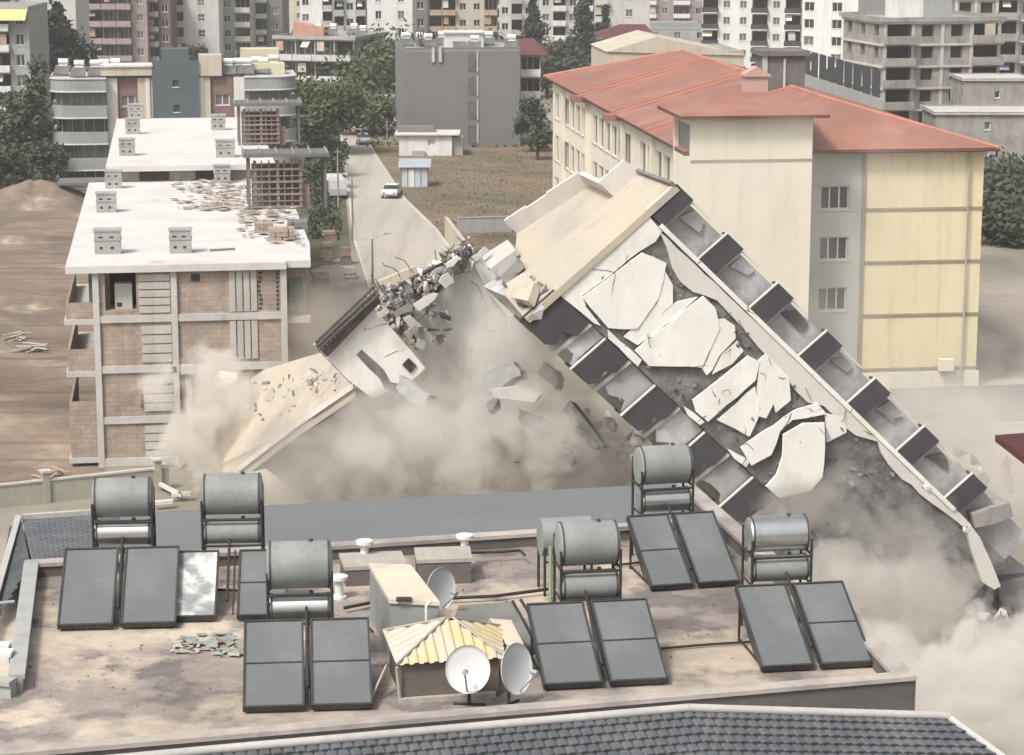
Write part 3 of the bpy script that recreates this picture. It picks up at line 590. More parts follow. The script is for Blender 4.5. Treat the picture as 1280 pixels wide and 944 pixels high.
for side in (-1, 1):
    for f in range(5):
        z = f*sh-.7
        mb = MB(); prof(mb, side, 1.6, max(z, 0), 1.25 if z >= 0 else .55, 0); prof(mb, side, 1.6, max(z, 0)-.16 if z > 0 else 0, .155, 1, .08)
        mb.build('balcony', [m_lgb, m_wline], cur)
        if f < 4 or side > 0 and f < 4:
            mb = MB(); prof(mb, side, .9, z+1.252, sh-1.41, 0, -.5); mb.build('glazing', m_glass if (f+side) % 2 else m_curt, cur)
            for k in range(5): mb = MB(); mb.fbox(P((0 if side < 0 else W2)+side*(1.2*k+.4), -.52, z+1.253), A*.08, N*.1, Z*(sh-1.412)); mb.build('mullion', m_lgb, cur)
    mb = MB(); prof(mb, side, 1.6, HC+.0, .12, 0, .1); mb.build('roof_slab', m_lconc, cur)
for u0, u1, m, d in ((0, 1.2, m_white, 0), (1.2, 3.5, m_redbrown, .35), (3.5, 5.2, m_beige, 0), (10.5, 11.8, m_beige, 0), (11.8, 14.5, m_redbrown, .35), (14.5, W2, m_white, 0)):
    mb = MB(); holes = []
    if m is m_redbrown: holes = [((u1-u0)/2-.85, z, (u1-u0)/2+.85, z+1.35, .25) for z in (9.3, 6.3, 3.3)]
    facade(mb, P(u0, d, 0), A, N, u1-u0, HC, holes); mb.fbox(P(u0, d+.8, 0), A*(u1-u0), N*.1, Z*HC); mb.build('wall', m, cur)
    for h in holes: window(cur, P(u0, d, 0), A, N, h, m_frame, m_curt, (1, 0), fw=.12)
    if m is m_beige: mb = MB(); mb.fbox(P(u0+.9 if u0 < 5 else u0, -.12, 0), A*.5, N*.117, Z*HC); mb.build('pilaster', m_white, cur)
mb = MB(); facade(mb, P(5.2, -.6, 0), A, N, 5.3, 14.6, [(2.3, 11.6, 3.0, 12.4, .3), (2.35, 8.7, 3.05, 9.5, .3)]); mb.fbox(P(5.2, -.3, 0), A*5.3, N*.1, Z*14.6); mb.fbox(P(5.2, -.6, 0), A*.001, N*.3, Z*14.6); mb.fbox(P(10.5, -.6, 0), A*.001, N*.3, Z*14.6)
mb.fbox(P(6.3, -.6, 14.602), A*3.1, N*3, Z*1.3); mb.build('stair_tower', m_teal, cur)
for z in (11.6, 8.7): mb = MB(); mb.fbox(P(7.45 if z > 9 else 7.5, -.68, z-.12), A*.8, N*.078, Z*.11); mb.fbox(P(7.5, -.25, z), A*.72, N*.05, Z*.8, 1); mb.build('stair_window', [m_wline, m_dark], cur)
mb = MB(); mb.fbox(P(-.2, .5, HC), A*(W2+.4), N*12, Z*.15); mb.build('roof_deck', m_roofgrey, cur)
mb = MB(); mb.fbox(P(-.6, -.5, HC+.3), A*5.8, N*3.2, Z*1.0, 0); mb.fbox(P(-.7, -.7, HC+1.302), A*6.0, N*3.6, Z*.25, 1); mb.build('attic_room', [m_beige, m_white], cur)
mb = MB(); mb.fbox(P(10.55, -.3, HC+.16), A*2.6, N*3, Z*2.4); mb.build('attic_wall', m_beige, cur)
mb = MB(); mb.fbox(P(17.0, 2, HC+.15), A*3.5, N*3, Z*1.2); mb.fbox(P(15.6, 7, HC+.15), A*4.5, N*3, Z*2.6, 0); mb.build('roof_room', mat('pale yellow wall', (.55, .52, .36), .9, .1, .5), cur)
put_heaters(cur, P(-5.5, -1, 0), A, N, 7.5, 6, HC+.2, 5, 'small water heater on the left end of the curved block roof', 'water heaters on the curved block', 8)
put_heaters(cur, P(12, 0, 0), A, N, 8, 9, HC+.2, 7, 'small water heater on the right end of the curved block roof', 'water heaters on the curved block', 9)
# dark carport in front of the curved block
mb = MB(); o = G(72, 232, 2.2); mb.fbox(o, A*8, N*5, Z*.25); [mb.fbox(o+A*u+N*.2-Z*2.2, A*.2, N*.2, Z*2.195) for u in (.2, 3.8, 7.6)]; tag(mb.build('carport', m_dconc), 'dark flat roofed shelter at the edge of the dirt lot', 'shelter')

# ------------------------------------------------------------ trees
m_leaf = {k: mat('leaf '+k, c, .8, .35, .35, 0, col2=c2, s2=.25, thr=(.35, .7)) for k, c, c2 in (('dark', (.05, .063, .038), (.08, .095, .055)), ('mid', (.065, .09, .04), (.11, .135, .065)), ('grey', (.065, .078, .045), (.1, .11, .07)), ('pine', (.03, .038, .03), (.052, .06, .045)))}
def tree(name, label, px, py, h, r, kind='mid', shape='round', n=1400, leaf=.38, seed=0, group=None, z0=0):
    rg = random.Random(seed*31+int(px)); c = G(px, py, z0) ; root = thing(name, label, 'tree', c, 0, group)
    mb = MB(); top = c+Z*h*.72
    mb.tube(c, c+Z*h*.4, r*.09+.08, 7, 0, r*.06+.05); mb.tube(c+Z*h*.4, top, r*.06+.05, 6, 0, .03)
    cl = []
    if shape == 'round':
        for k in range(22):
            d = Vector((rg.gauss(0, 1), rg.gauss(0, 1), rg.gauss(0, .9))).normalized()*rg.uniform(.45, .95); cl.append((c+Z*h*.6+Vector((d.x*r, d.y*r, d.z*h*.4)), r*rg.uniform(.22, .42)))
    else:
        for k in range(26):
            t = (k+.5)/26; rr = r*(1-t)**.7*(1 if t > .12 else .8); a = rg.uniform(0, 6.3); q = rg.uniform(0, .75); cl.append((c+Z*(h*(.08+.88*t))+Vector((math.cos(a)*rr*q, math.sin(a)*rr*q, 0)), max(rr*.55, .3)))
    for q, s_ in cl[::3]: mb.tube(c+Z*h*rg.uniform(.25, .5), q, .08, 5, 0, .02)
    mb.build('trunk', m_trunk, root)
    mb = MB(); vs, fs = [], []
    for i in range(n):
        q, s_ = cl[i % len(cl)]; p = q+Vector((rg.gauss(0, 1), rg.gauss(0, 1), rg.gauss(0, .8)))*s_*.6; a = Vector((rg.gauss(0, 1), rg.gauss(0, 1), rg.gauss(0, 1))).normalized(); b_ = a.orthogonal().normalized(); l = leaf*rg.uniform(.5, 1.3)
        k = len(vs); vs += [p-a*l, p+b_*l*.55, p+a*l, p-b_*l*.5]; fs.append((k, k+1, k+2, k+3))
    mb.add(vs, fs); mb.build('crown', m_leaf[kind], root); return root
tree('cypress_tree', 'tall dark cypress left of the pink block', 78, 150, 18, 5.6, 'pine', 'cone', 8000, .55, 1)
tree('cypress_tree', 'smaller dark conifer directly right of the tall dark cypress', 100, 120, 17, 3.2, 'pine', 'cone', 2600, .5, 2)
tree('leafy_tree', 'tall pale green tree in front of the block with yellow awnings', 40, 235, 15.5, 2.9, 'grey', 'round', 3600, .4, 3)
tree('leafy_tree', 'dark rounded tree at the far left edge by the dirt lot', 8, 250, 5.5, 3.6, 'dark', 'round', 2600, .33, 4)
tree('leafy_tree', 'low spreading tree between the dirt lot and the curved block', 58, 240, 6, 2.8, 'dark', 'round', 1800, .33, 5)
tree('leafy_tree', 'bushy tree below the yellow awning block', 14, 205, 7.5, 4.5, 'dark', 'round', 2200, .36, 6)
tree('leafy_tree', 'slim tree against the left side of the curved block', 66, 205, 6.5, 2.2, 'dark', 'round', 1500, .33, 7)
tree('leafy_tree', 'large leafy tree right of the curved block by the street', 396, 192, 10, 6.0, 'mid', 'round', 7000, .38, 8)
tree('leafy_tree', 'rounded green tree nearer the street than the large leafy tree', 407, 222, 5, 2.3, 'dark', 'round', 1500, .3, 9)
tree('leafy_tree', 'bright green shrub like tree beside the vehicle shelter', 406, 236, 3.6, 2.2, 'mid', 'round', 1300, .28, 10)
tree('leafy_tree', 'broad dark green tree below the white tower', 474, 130, 9.5, 9.5, 'mid', 'round', 8000, .5, 11)
tree('leafy_tree', 'leafy tree leaning over the far end of the street', 466, 168, 5.6, 5.4, 'mid', 'round', 4200, .36, 12)
tree('leafy_tree', 'dark tree behind the grey white block by the white tower', 450, 122, 9, 5, 'dark', 'round', 3000, .4, 13)
tree('leafy_tree', 'green tree between the grey block and the red roofed building', 664, 190, 6.8, 2.2, 'dark', 'round', 2200, .36, 14)
tree('leafy_tree', 'autumn tinted tree at the corner of the red roofed building', 672, 200, 5.5, 1.6, 'mid', 'round', 1200, .34, 15)
for i, (px, py, h, r, lab) in enumerate(((667, 100, 15.5, 3.8, 'tall dark pine left of the pair behind the red roof'), (728, 104, 17, 4.2, 'tallest dark pine right of the pair behind the red roof'), (757, 100, 14, 1.6, 'thin dark cypress right of the tallest pine'), (700, 116, 8, 5.5, 'wide low dark tree between the two tall pines'), (745, 122, 7.5, 4.5, 'low dark tree beside the maroon roofed house'), (684, 122, 7, 3.5, 'small dark tree at the foot of the left pine'))):
    tree('pine_tree', lab, px, py, h, r, 'pine' if i < 3 else 'dark', 'cone' if i < 3 else 'round', 3000, .48, 20+i, 'dark trees behind the red roofed building')
rg = random.Random(5)
for i, (px, py) in enumerate(((300, 108), (335, 112), (240, 100), (620, 90), (560, 84), (110, 90), (820, 98), (1060, 130), (1180, 105), (1265, 112))):
    tree('background_tree', ['tree far off behind the curved block left of the grey white block', 'tree far off beside the grey white block', 'tree far off behind the teal stair tower', 'tree far off right of the tan block', 'tree far off in front of the tan block', 'tree far off at the foot of the pink block', 'tree far off behind the cream hall', 'tree far off left of the concrete shell', 'tree far off behind the concrete shell', 'tree far off by the second concrete shell'][i], px, py, 7, 3.5, 'dark', 'round', 900, .55, 40+i, 'far off trees')
tree('leafy_tree', 'dark dusty tree at the right edge beyond the red roofed building', 1266, 304, 4.2, 4.6, 'dark', 'round', 3500, .4, 61)
tree('leafy_tree', 'second dark tree further back at the right edge', 1275, 262, 5, 5.5, 'dark', 'round', 3000, .4, 62)
tree('leafy_tree', 'tree between the curved block and the large leafy tree', 378, 168, 7, 3.6, 'mid', 'round', 2600, .38, 63)
# ground cover around the trees
mb = MB()
for k in range(9000):
    z_ = rg.random()
    if z_ < .5: px, py = rg.uniform(-10, 140), rg.uniform(160, 232)
    elif z_ < .8: px, py = rg.uniform(385, 425), rg.uniform(165, 300)
    else: px, py = rg.uniform(450, 690), rg.uniform(120, 185)
    p = G(px, py); a = Vector((rg.gauss(0, 1), rg.gauss(0, 1), rg.uniform(.3, 1.5))).normalized(); b_ = a.orthogonal().normalized(); l = rg.uniform(.2, .7)
    mb.add([p-b_*l*.4, p+b_*l*.4, p+a*l*1.2], [(0, 1, 2)])
tag(mb.build('undergrowth_leaves', m_leaf['grey']), 'ragged green weeds and ground cover along the lot and street', 'undergrowth', kind='stuff')
mb = MB()
for k in range(2600):
    px, py = rg.uniform(480, 690), rg.uniform(186, 300)
    if px < 470+(py-180)*.6+14: continue
    p = G(px, py); a = Vector((rg.gauss(0, .5), rg.gauss(0, .5), 1)).normalized(); b_ = a.orthogonal().normalized(); l = rg.uniform(.08, .3)
    mb.add([p-b_*l*.3, p+b_*l*.3, p+a*l], [(0, 1, 2)])
tag(mb.build('dry_grass', mat('dry grass', (.2, .155, .1), .95, .4, .3, col2=(.14, .11, .07))), 'dry brown weeds over the empty field behind the collapse', 'dry grass', kind='stuff')
# ------------------------------------------------------------ street things
def car(name, label, px, py, heading, body, seed=0):
    c = G(px, py, .03); root = thing(name, label, 'car', c, heading); root['_local'] = 1
    mb = MB(); Ls, Wd = 4.2, 1.72
    prof_ = [(-2.1, .35), (-2.1, .75), (-1.95, .92), (-1.35, .98), (-.75, 1.42), (.55, 1.45), (1.15, 1.0), (1.95, .88), (2.1, .7), (2.1, .35)]
    mb.prism([(x, -Wd/2, z) for x, z in prof_[:4]]+[(1.15, -Wd/2, 1.0)]+[(x, -Wd/2, z) for x, z in prof_[7:]], (0, Wd, 0)); mb.build('body', body, root)
    mb = MB(); q = .12; mb.hexa([(-1.35, -Wd/2+.02, .985), (1.15, -Wd/2+.02, 1.0), (1.15, Wd/2-.02, 1.0), (-1.35, Wd/2-.02, .985)], [(-.8, -Wd/2+.15, 1.38), (.5, -Wd/2+.15, 1.38), (.5, Wd/2-.15, 1.38), (-.8, Wd/2-.15, 1.38)]); mb.build('windscreen', m_glass, root)
    mb = MB(); mb.hexa([(-.85, -Wd/2+.13, 1.382), (.55, -Wd/2+.13, 1.382), (.55, Wd/2-.13, 1.382), (-.85, Wd/2-.13, 1.382)], [(-.75, -Wd/2+.2, 1.44), (.45, -Wd/2+.2, 1.44), (.45, Wd/2-.2, 1.44), (-.75, Wd/2-.2, 1.44)]); mb.build('car_roof', body, root)
    for x in (-1.3, 1.3):
        for y in (-Wd/2, Wd/2): mb = MB(); mb.tube((x, y-.1, .31), (x, y+.1, .31), .31, 14); mb.build('wheel', m_black, root)
    for y in (-.6, .6): mb = MB(); mb.box((2.1, y, .68), (.04, .3, .14)); mb.build('headlight', m_curt, root)
    mb = MB(); mb.box((2.1, 0, .45), (.06, 1.6, .16)); mb.build('bumper', m_greyp, root)
    return root
m_carw = mat('white car paint', (.65, .65, .63), .3, .03, 2, spec=.5); m_cars = mat('grey car paint', (.42, .43, .44), .3, .03, 2, metal=.3)
car('car', 'white car with a dark windscreen driving down the dusty road', 490, 246, R(-96), m_carw)
car('car', 'pale grey car parked under the tree at the far end of the road', 454, 180, R(-86), m_cars)
c = G(420, 246, 0); root = thing('parked_truck', 'dark green truck with a white canopy parked left of the road', 'truck', c, R(-80)); root['_local'] = 1
mb = MB(); mb.box((-1, 0, 1.3), (4.2, 2.0, 1.3)); mb.build('cargo_box', mat('dark green canvas', (.07, .09, .07), .9, .3, 1), root)
mb = MB(); mb.hexa([(-3.1, -1.05, 1.96), (1.1, -1.05, 1.96), (1.1, 1.05, 1.96), (-3.1, 1.05, 1.96)], [(-3.0, -.8, 2.3), (1, -.8, 2.3), (1, .8, 2.3), (-3.0, .8, 2.3)]); mb.build('canopy', m_offwhite, root)
mb = MB(); mb.prism([(1.15, -.95, .5), (2.9, -.95, .5), (2.9, -.95, 1.2), (2.5, -.95, 1.9), (1.15, -.95, 1.95)], (0, 1.9, 0)); mb.build('cab', m_pale, root)
for x in (-2.2, 2.1):
    for y in (-.95, .95): mb = MB(); mb.tube((x, y-.12, .4), (x, y+.12, .4), .4, 12); mb.build('wheel', m_black, root)
# lamp posts and poles
def lamp(label, px, py, h, arm, side=1):
    c = G(px, py); root = thing('street_lamp', label, 'street lamp', c); mb = MB()
    mb.tube(c, c+Z*h, .11, 8, 0, .07); mb.build('pole', m_metal, root)
    a = c+Z*h; b_ = a+Vector((arm*side, .2, .45)); mb = MB(); mb.tube(a, b_, .05, 6); mb.build('arm', m_metal, root)
    mb = MB(); mb.hexa([b_+Vector((-.1, -.12, -.1)), b_+Vector((.55, -.12, -.06)), b_+Vector((.55, .12, -.06)), b_+Vector((-.1, .12, -.1))], [b_+Vector((-.1, -.08, .06)), b_+Vector((.5, -.05, .05)), b_+Vector((.5, .05, .05)), b_+Vector((-.1, .08, .06))]); mb.build('lamp_head', m_pale, root)
lamp('street lamp with a right pointing arm nearest the collapsed wing', 466, 356, 4.0, 1.1)
lamp('slender street lamp at the left kerb halfway up the road', 441, 302, 6.2, .9, -1)
for lab, px, py, h in (('thin pole left of the road beside the parked truck', 423, 262, 6.6), ('thin pole in front of the leafy tree at the street end', 484, 178, 3.2), ('thin pole in front of the broad tree below the white tower', 460, 122, 6), ):
    mb = MB(); c = G(px, py); mb.tube(c, c+Z*h, .1, 6, 0, .07); mb.box(c+Z*(h-.4), (.8, .08, .08)); tag(mb.build('utility_pole', m_conc), lab, 'pole')
# sheds
def shed(name, label, px0, px1, pyb, h, d, wall, roof, ov=.3, cat='shed', slope=.3):
    o, o1 = G(px0, pyb), G(px1, pyb); A = (o1-o).normalized(); N = Vector((-A.y, A.x, 0)); L = (o1-o).length; root = thing(name, label, cat, o)
    return o, A, N, L, root
o, A, N, L, root = shed('tin_shed', 'small pale blue tin shed with a sloping roof beside the road', 501, 535, 234, 2.6, 3, None, None)
mb = MB(); mb.fbox(o, A*L, N*3, Z*2.3, 0)
for k in range(5): mb.fbox(o+A*(L*(k/4.)*.97)-N*.05, A*.09, N*.047, Z*2.3, 1)
mb.build('wall', [mat('pale blue tin', (.45, .5, .53), .6, .12, 1, .1), m_greyp], root)
mb = MB(); mb.hexa([o-A*.3-N*.4+Z*2.31, o+A*(L+.3)-N*.4+Z*2.31, o+A*(L+.3)+N*3.3+Z*2.9, o-A*.3+N*3.3+Z*2.9], [o-A*.3-N*.4+Z*2.38, o+A*(L+.3)-N*.4+Z*2.38, o+A*(L+.3)+N*3.3+Z*2.98, o-A*.3+N*3.3+Z*2.98]); mb.build('roof', mat('blue grey tin', (.36, .41, .44), .5, .15, 1), root)
mb = MB(); mb.fbox(o+A*L*.28-N*.09, A*L*.22, N*.035, Z*2.1); mb.build('door', m_white, root)
o, A, N, L, root = shed('low_house', 'low white flat roofed house at the edge of the brown field', 499, 565, 195, 2.6, 5, None, None, cat='house')
mb = MB(); facade(mb, o, A, N, L, 2.7, [(L*.55, 1.4, L*.68, 2.1, .3)]); mb.fbox(o+N*.35, A*L, N*5, Z*2.7); mb.build('wall', m_white, root)
mb = MB(); mb.fbox(o-A*.6-N*.5+Z*2.705, A*(L+1.6), N*6.2, Z*.16, 0); mb.fbox(o-A*.3+N*2+Z*2.87, A*L*.7, N*2.5, Z*.7, 1); mb.build('roof', [m_roofwhite, m_greyp], root)
mb = MB(); mb.fbox(o+A*L+N*.5, A*1.4, N*3, Z*2.4); mb.fbox(o+A*(L*.25)-N*.6, A*1.6, N*.5, Z*.7); mb.build('lean_to', m_pale, root)
o, A, N, L, root = shed('low_house', 'small pale house between the street trees and the grey block', 470, 512, 152, 3, 5, None, None, cat='house')
mb = MB(); mb.fbox(o, A*L, N*5, Z*3.4); mb.fbox(o+A*L*.6-N*.03, A*1.2, N*.027, Z*2, 1); mb.build('wall', [m_offwhite, m_dark], root)
mb = MB(); mb.fbox(o-A*.5-N*.5+Z*3.405, A*(L+1), N*6, Z*.2); mb.build('roof', m_roofgrey, root)
# retaining walls in the field
def wallseg(name, label, a, b, h, m, t=.25, cat='wall', cap=True):
    a, b = G(*a), G(*b); d = b-a; n_ = Vector((-d.y, d.x, 0)).normalized(); mb = MB(); mb.fbox(a, d, n_*t, Z*h)
    if cap: mb.fbox(a-n_*.05+Z*(h+.002), d, n_*(t+.1), Z*.1)
    return tag(mb.build(name, m), label, cat)
wallseg('garden_wall', 'pale green concrete wall at the near end of the brown field', (572, 292), (640, 290), 1.5, m_pale)
wallseg('garden_wall', 'leaning white wall end between the road and the field', (556, 300), (580, 334), 2.2, m_beige)
wallseg('garden_wall', 'long pale wall along the forecourt right of the tower', (1130, 552), (1400, 556), 1.2, m_white)
mb = MB(); o = G(1180, 560); mb.fbox(o, Vector((14, 1.0, 0)), Vector((-.1, .3, 0)), Z*.9); tag(mb.build('low_wall', m_offwhite), 'low white wall in front of the long pale forecourt wall', 'wall')
mb = MB(); a = G(1236, 300); mb.fbox(a, Vector((7, -7, 0)), Vector((.2, .2, 0)), Z*.4); tag(mb.build('road_barrier', m_white), 'low white barrier beside the side road at the right edge', 'barrier')
c = G(1180, 520, 0); mb = MB(); mb.hexa([G(1112, 528, .1), G(1290, 528, .1), G(1290, 480, .1), G(1112, 486, .1)], [G(1112, 528, .25), G(1290, 528, .25), G(1290, 480, .25), G(1112, 486, .25)]); tag(mb.build('asphalt_apron', mat('worn asphalt', (.17, .16, .15), .95, .15, .2, .2)), kind='structure')
c = G(1170, 560); mb = MB(); mb.tube(c, c+Z*2.4, .07, 6); mb.box(c+Z*2.4, (.5, .1, .1)); tag(mb.build('fence_post', m_offwhite), 'white post on the forecourt in front of the pale wall', 'post')
kp = [G(1244, 544, 13), G(1345, 536, 13), G(1345, 622, 13)]
kr = thing('kiosk', 'building corner with a dark red roof at the right edge', 'kiosk', Vector((kp[2].x, kp[2].y, 0)))
mb = MB(); mb.prism(kp, Z*-.25); mb.build('roof', mat('dark maroon sheet', (.085, .028, .026), .7, .2, 1), kr)
cc = (kp[1]+kp[2])/2+(kp[0]-kp[1])*.08; wl = [cc+(p-cc)*.28 for p in kp]; mb = MB(); mb.prism([Vector((p.x, p.y, 12.74)) for p in wl], Z*-12.74); mb.build('wall', m_beige, kr)
# boundary wall at the bottom left in front of the unfinished building, with gate piers
a, b_ = G(-40, 640), G(212, 612)
root = thing('boundary_wall', 'pale plastered boundary wall with square piers before the unfinished building', 'wall', a); d = b_-a; n_ = Vector((-d.y, d.x, 0)).normalized()
mb = MB(); mb.fbox(a, d, n_*.2, Z*1.25); mb.build('wall', mat('pale olive render', (.36, .35, .29), .9, .15, .4, .1, streak=.4), root)
mb = MB(); mb.fbox(a-n_*.06+Z*1.252, d, n_*.32, Z*.1); mb.build('coping', m_lconc, root)
for t in (.365, .925):
    mb = MB(); q = a+d*t; mb.fbox(q-n_*.13, d.normalized()*.4, n_*.46, Z*1.75, 0); mb.fbox(q-n_*.2-d.normalized()*.07+Z*1.752, d.normalized()*.54, n_*.6, Z*.12, 1); mb.build('pier', [MATS['pale olive render'], m_offwhite], root)
# builder's clutter between the unfinished building and the road
rg = random.Random(3)
for i, (px, py, w_, h_, lab, m) in enumerate(((408, 330, 1.0, 2.0, 'tall brown brick stack right of the unfinished building', m_brick), (432, 330, .9, 1.6, 'brown and grey crate stack nearest the road', m_rust), (400, 355, 1.3, 1.2, 'low brown stack in the dust beside the unfinished building', m_brick), (437, 348, 1.0, 1.0, 'small pale stack close to the street lamp', m_strip), (412, 300, 1.2, .9, 'stack of boards behind the brown brick stacks', m_rust))):
    c = G(px, py); mb = MB(); n_ = 6
    for q in range(n_): mb.box(c+Z*(h_*(q+.5)/n_)+Vector((rg.uniform(-.08, .08), rg.uniform(-.08, .08), 0)), (w_*rg.uniform(.85, 1.1), w_*1.1, h_/n_*.93), 0, Matrix.Rotation(rg.uniform(-.1, .1)+.15, 3, 'Z'))
    tag(mb.build('material_stack', m), lab, 'stack', 'building material stacks by the road')
for i, (px, py, lab) in enumerate(((20, 425, 'pale plank pile on the left side of the dirt lot'), (38, 440, 'second plank pile just right of the pale one on the dirt lot'), (8, 378, 'broken wooden form boards at the left edge of the dirt lot'), (62, 600, 'dark timber heap behind the boundary wall'))):
    mb = MB(); c = G(px, py)
    for k in range(9): mb.box(c+Vector((rg.uniform(-.7, .7), rg.uniform(-.5, .5), .08+.06*k)), (rg.uniform(1, 2.4), .18, .06), 0, Matrix.Rotation(rg.uniform(0, 3), 3, 'Z')@Matrix.Rotation(rg.uniform(-.1, .1), 3, 'X'))
    tag(mb.build('plank_pile', m_strip if i < 2 else m_tan), lab, 'plank pile', 'plank piles on the dirt lot')
# ------------------------------------------------------------ near building: flat roof with solar water heaters
ZR = 21.0
q = lambda px, py, z=ZR: G(px, py, z)
m_screed = mat('stained roof screed', (.32, .272, .24), .97, .32, .35, .4, col2=(.195, .172, .157), s2=.8, thr=(.5, .58), fine=12, col3=(.47, .395, .315), s3=.45, thr3=(.5, .57))
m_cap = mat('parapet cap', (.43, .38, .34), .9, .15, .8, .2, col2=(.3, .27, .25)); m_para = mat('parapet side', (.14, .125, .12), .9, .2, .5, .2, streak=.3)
m_skirt = mat('smooth grey membrane', (.165, .172, .175), .85, .06, .4, .1); m_tile = mat('blue grey roof tile', (.10, .108, .117), .85, .2, 1.2, .2, col2=(.135, .14, .145))
m_white2 = mat('white ridge cap', (.45, .43, .41), .8, .15, 1)
near = thing('near_building', 'near apartment roof with brown stained screed and low parapets', 'building', (-1, 44, 0))
def poly(pts, z, ext, m, name, par):
    mb = MB(); mb.prism([q(x, y, z) for x, y in pts], ext); return mb.build(name, m, par)
foot = [(-260, 965), (1143, 846.5), (864, 606), (28, 652), (-60, 860)]
poly([(-260, 965), (1141, 847), (1074, 774), (948, 682), (863, 608), (30, 654), (-60, 860)], ZR-.45, Z*-(ZR-.45), m_beige, 'wall', near)
poly([(-250, 985), (1138, 866), (1068, 790), (944, 698), (868, 655), (40, 704), (16, 848), (-60, 856)], ZR, Z*-.44, m_screed, 'roof_deck', near)
def strip(pts, wdt, z0, z1, m, name, par=near, capm=None, side=1):
    """parapet run through photo points (outer top edge), built inwards"""
    mb = MB()
    for a, b in zip(pts, pts[1:]):
        a, b = q(*a, z1), q(*b, z1); d = b-a; n_ = Vector((-d.y, d.x, 0)).normalized()*side
        mb.fbox(a-Z*(z1-z0), d, n_*wdt, Z*(z1-z0-.05), 0); mb.fbox(a-Z*.048-n_*.04, d, n_*(wdt+.08), Z*.07, 1)
    return mb.build(name, [m, capm or m_cap], par)
strip([(-260, 966), (1145, 846)], .2, ZR-1.9, ZR+.3, m_para, 'front_parapet')
strip([(1141, 846), (1074, 772), (948, 680), (863, 605)], .25, ZR-.6, ZR+.306, m_para, 'right_parapet')
strip([(866, 650), (462, 677), (33, 702)], .22, ZR-.2, ZR+.25, m_para, 'back_parapet')
mb = MB(); a, b = q(870, 660, ZR+.12), q(411, 688, ZR+.12); d = b-a; n_ = Vector((-d.y, d.x, 0)).normalized(); mb.fbox(a-Z*.12, d, n_*.12, Z*.14); mb.build('back_kerb', m_cap, near)
strip([(33, 702), (13, 846)], .18, ZR-.6, ZR+.258, m_pale, 'left_parapet', capm=m_pale)
strip([(20, 849), (-60, 842)], .2, ZR-.6, ZR+.25, m_pale, 'left_parapet', capm=m_pale)
# back skirt, smooth, falling away slightly
mb = MB(); P4 = [q(150, 642, ZR-.1), q(863, 603, ZR-.1), q(868, 650, ZR+.1), q(150, 698, ZR+.1)]; mb.hexa([p-Z*.12 for p in P4[::-1]], P4[::-1]); mb.build('back_eave', m_skirt, near)
def tiles(mb, a, b, c, d, tw=.17, th=.18, mi=0):
    """real pan tiles over quad a(top left) b(top right) c(bottom right) d(bottom left)"""
    nu = max(2, int((b-a).length/tw)); nv = max(2, int((d-a).length/th)); su, sv = 8, 3
    nrm = (b-a).cross(d-a).normalized(); nrm = nrm if nrm.z > 0 else -nrm
    W_ = nu*su+1; vs = []
    rows = []
    for j in range(nv):
        for r_ in range(sv): rows.append((j+r_/(sv-1)*.999, .04*(r_/(sv-1)), j))
    for v, lift, j in rows:
        t = v/nv
        for i in range(W_):
            s_ = i/(W_-1); off = (j % 2)*.5
            p = (a*(1-s_)+b*s_)*(1-t)+(d*(1-s_)+c*s_)*t
            fr = (i/su+off) % 1; wv = 1-2.2*math.exp(-((fr-.5)/.13)**2)
            vs.append(p+nrm*(lift+.014*wv))
    fs = [(r*W_+i, r*W_+i+1, (r+1)*W_+i+1, (r+1)*W_+i) for r in range(len(rows)-1) for i in range(W_-1)]
    mb.add(vs, fs, mi)
mb = MB(); tiles(mb, q(40, 703, ZR+.1), q(150, 697, ZR+.1), q(150, 642, ZR-.25), q(28, 652, ZR-.25)); mb.build('tiled_eave', m_tile, near)
mb = MB(); tiles(mb, q(38, 706, ZR+.1), q(28, 654, ZR-.2), q(14, 660, ZR-.4), q(-8, 785, ZR-.3)); mb.build('tiled_eave', m_tile, near)
mb = MB(); mb.fbox(q(27, 650, ZR-.2), q(-12, 790, ZR-.2)-q(27, 650, ZR-.2), Vector((-.12, 0, 0)), Z*.1); mb.fbox(q(28, 650, ZR-.2), q(160, 641, ZR-.2)-q(28, 650, ZR-.2), Vector((0, .12, 0)), Z*.1); mb.build('gutter', m_white2, near)
# lower tiled roof at the bottom of the picture
low = thing('tiled_roof', 'blue grey tiled roof with a white ridge cap at the bottom edge', 'roof', q(600, 930, ZR-2))
fa, fb = q(-260, 966, ZR+.3), q(1145, 846, ZR+.3); fn = Vector((fb.y-fa.y, -(fb.x-fa.x), 0)).normalized()
fp = lambda x, y: on_plane(x, y, fa+fn*.06, fn)
k0, k1, k2, k3 = fp(-30, 969), fp(270, 941), fp(860, 889), fp(1186, 899)
k3.z = min(k3.z, k2.z-.02)
out = fn*3.2-Z*1.15; side = (fb-fa).normalized()
mb = MB(); tiles(mb, k0, k1, k1+out, k0+out-side*2); mb.build('tile_slope', m_tile, low)
mb = MB(); tiles(mb, k1, k2, k2+out, k1+out); mb.build('tile_slope', m_tile, low)
mb = MB(); tiles(mb, k2, k3, k3+out+side*1.6, k2+out+Z*.002); mb.build('tile_slope', m_tile, low)
mb = MB()
for a, b in ((k0, k1), (k1, k2), (k2, k3)): mb.tube(a+Z*.05, b+Z*.05, .07, 8)
mb.build('ridge_cap', m_white2, low)
mb = MB(); mb.tube(k3+Z*.03, k3+out+side*1.6+Z*.03, .06, 8); mb.build('hip_cap', m_white2, low)
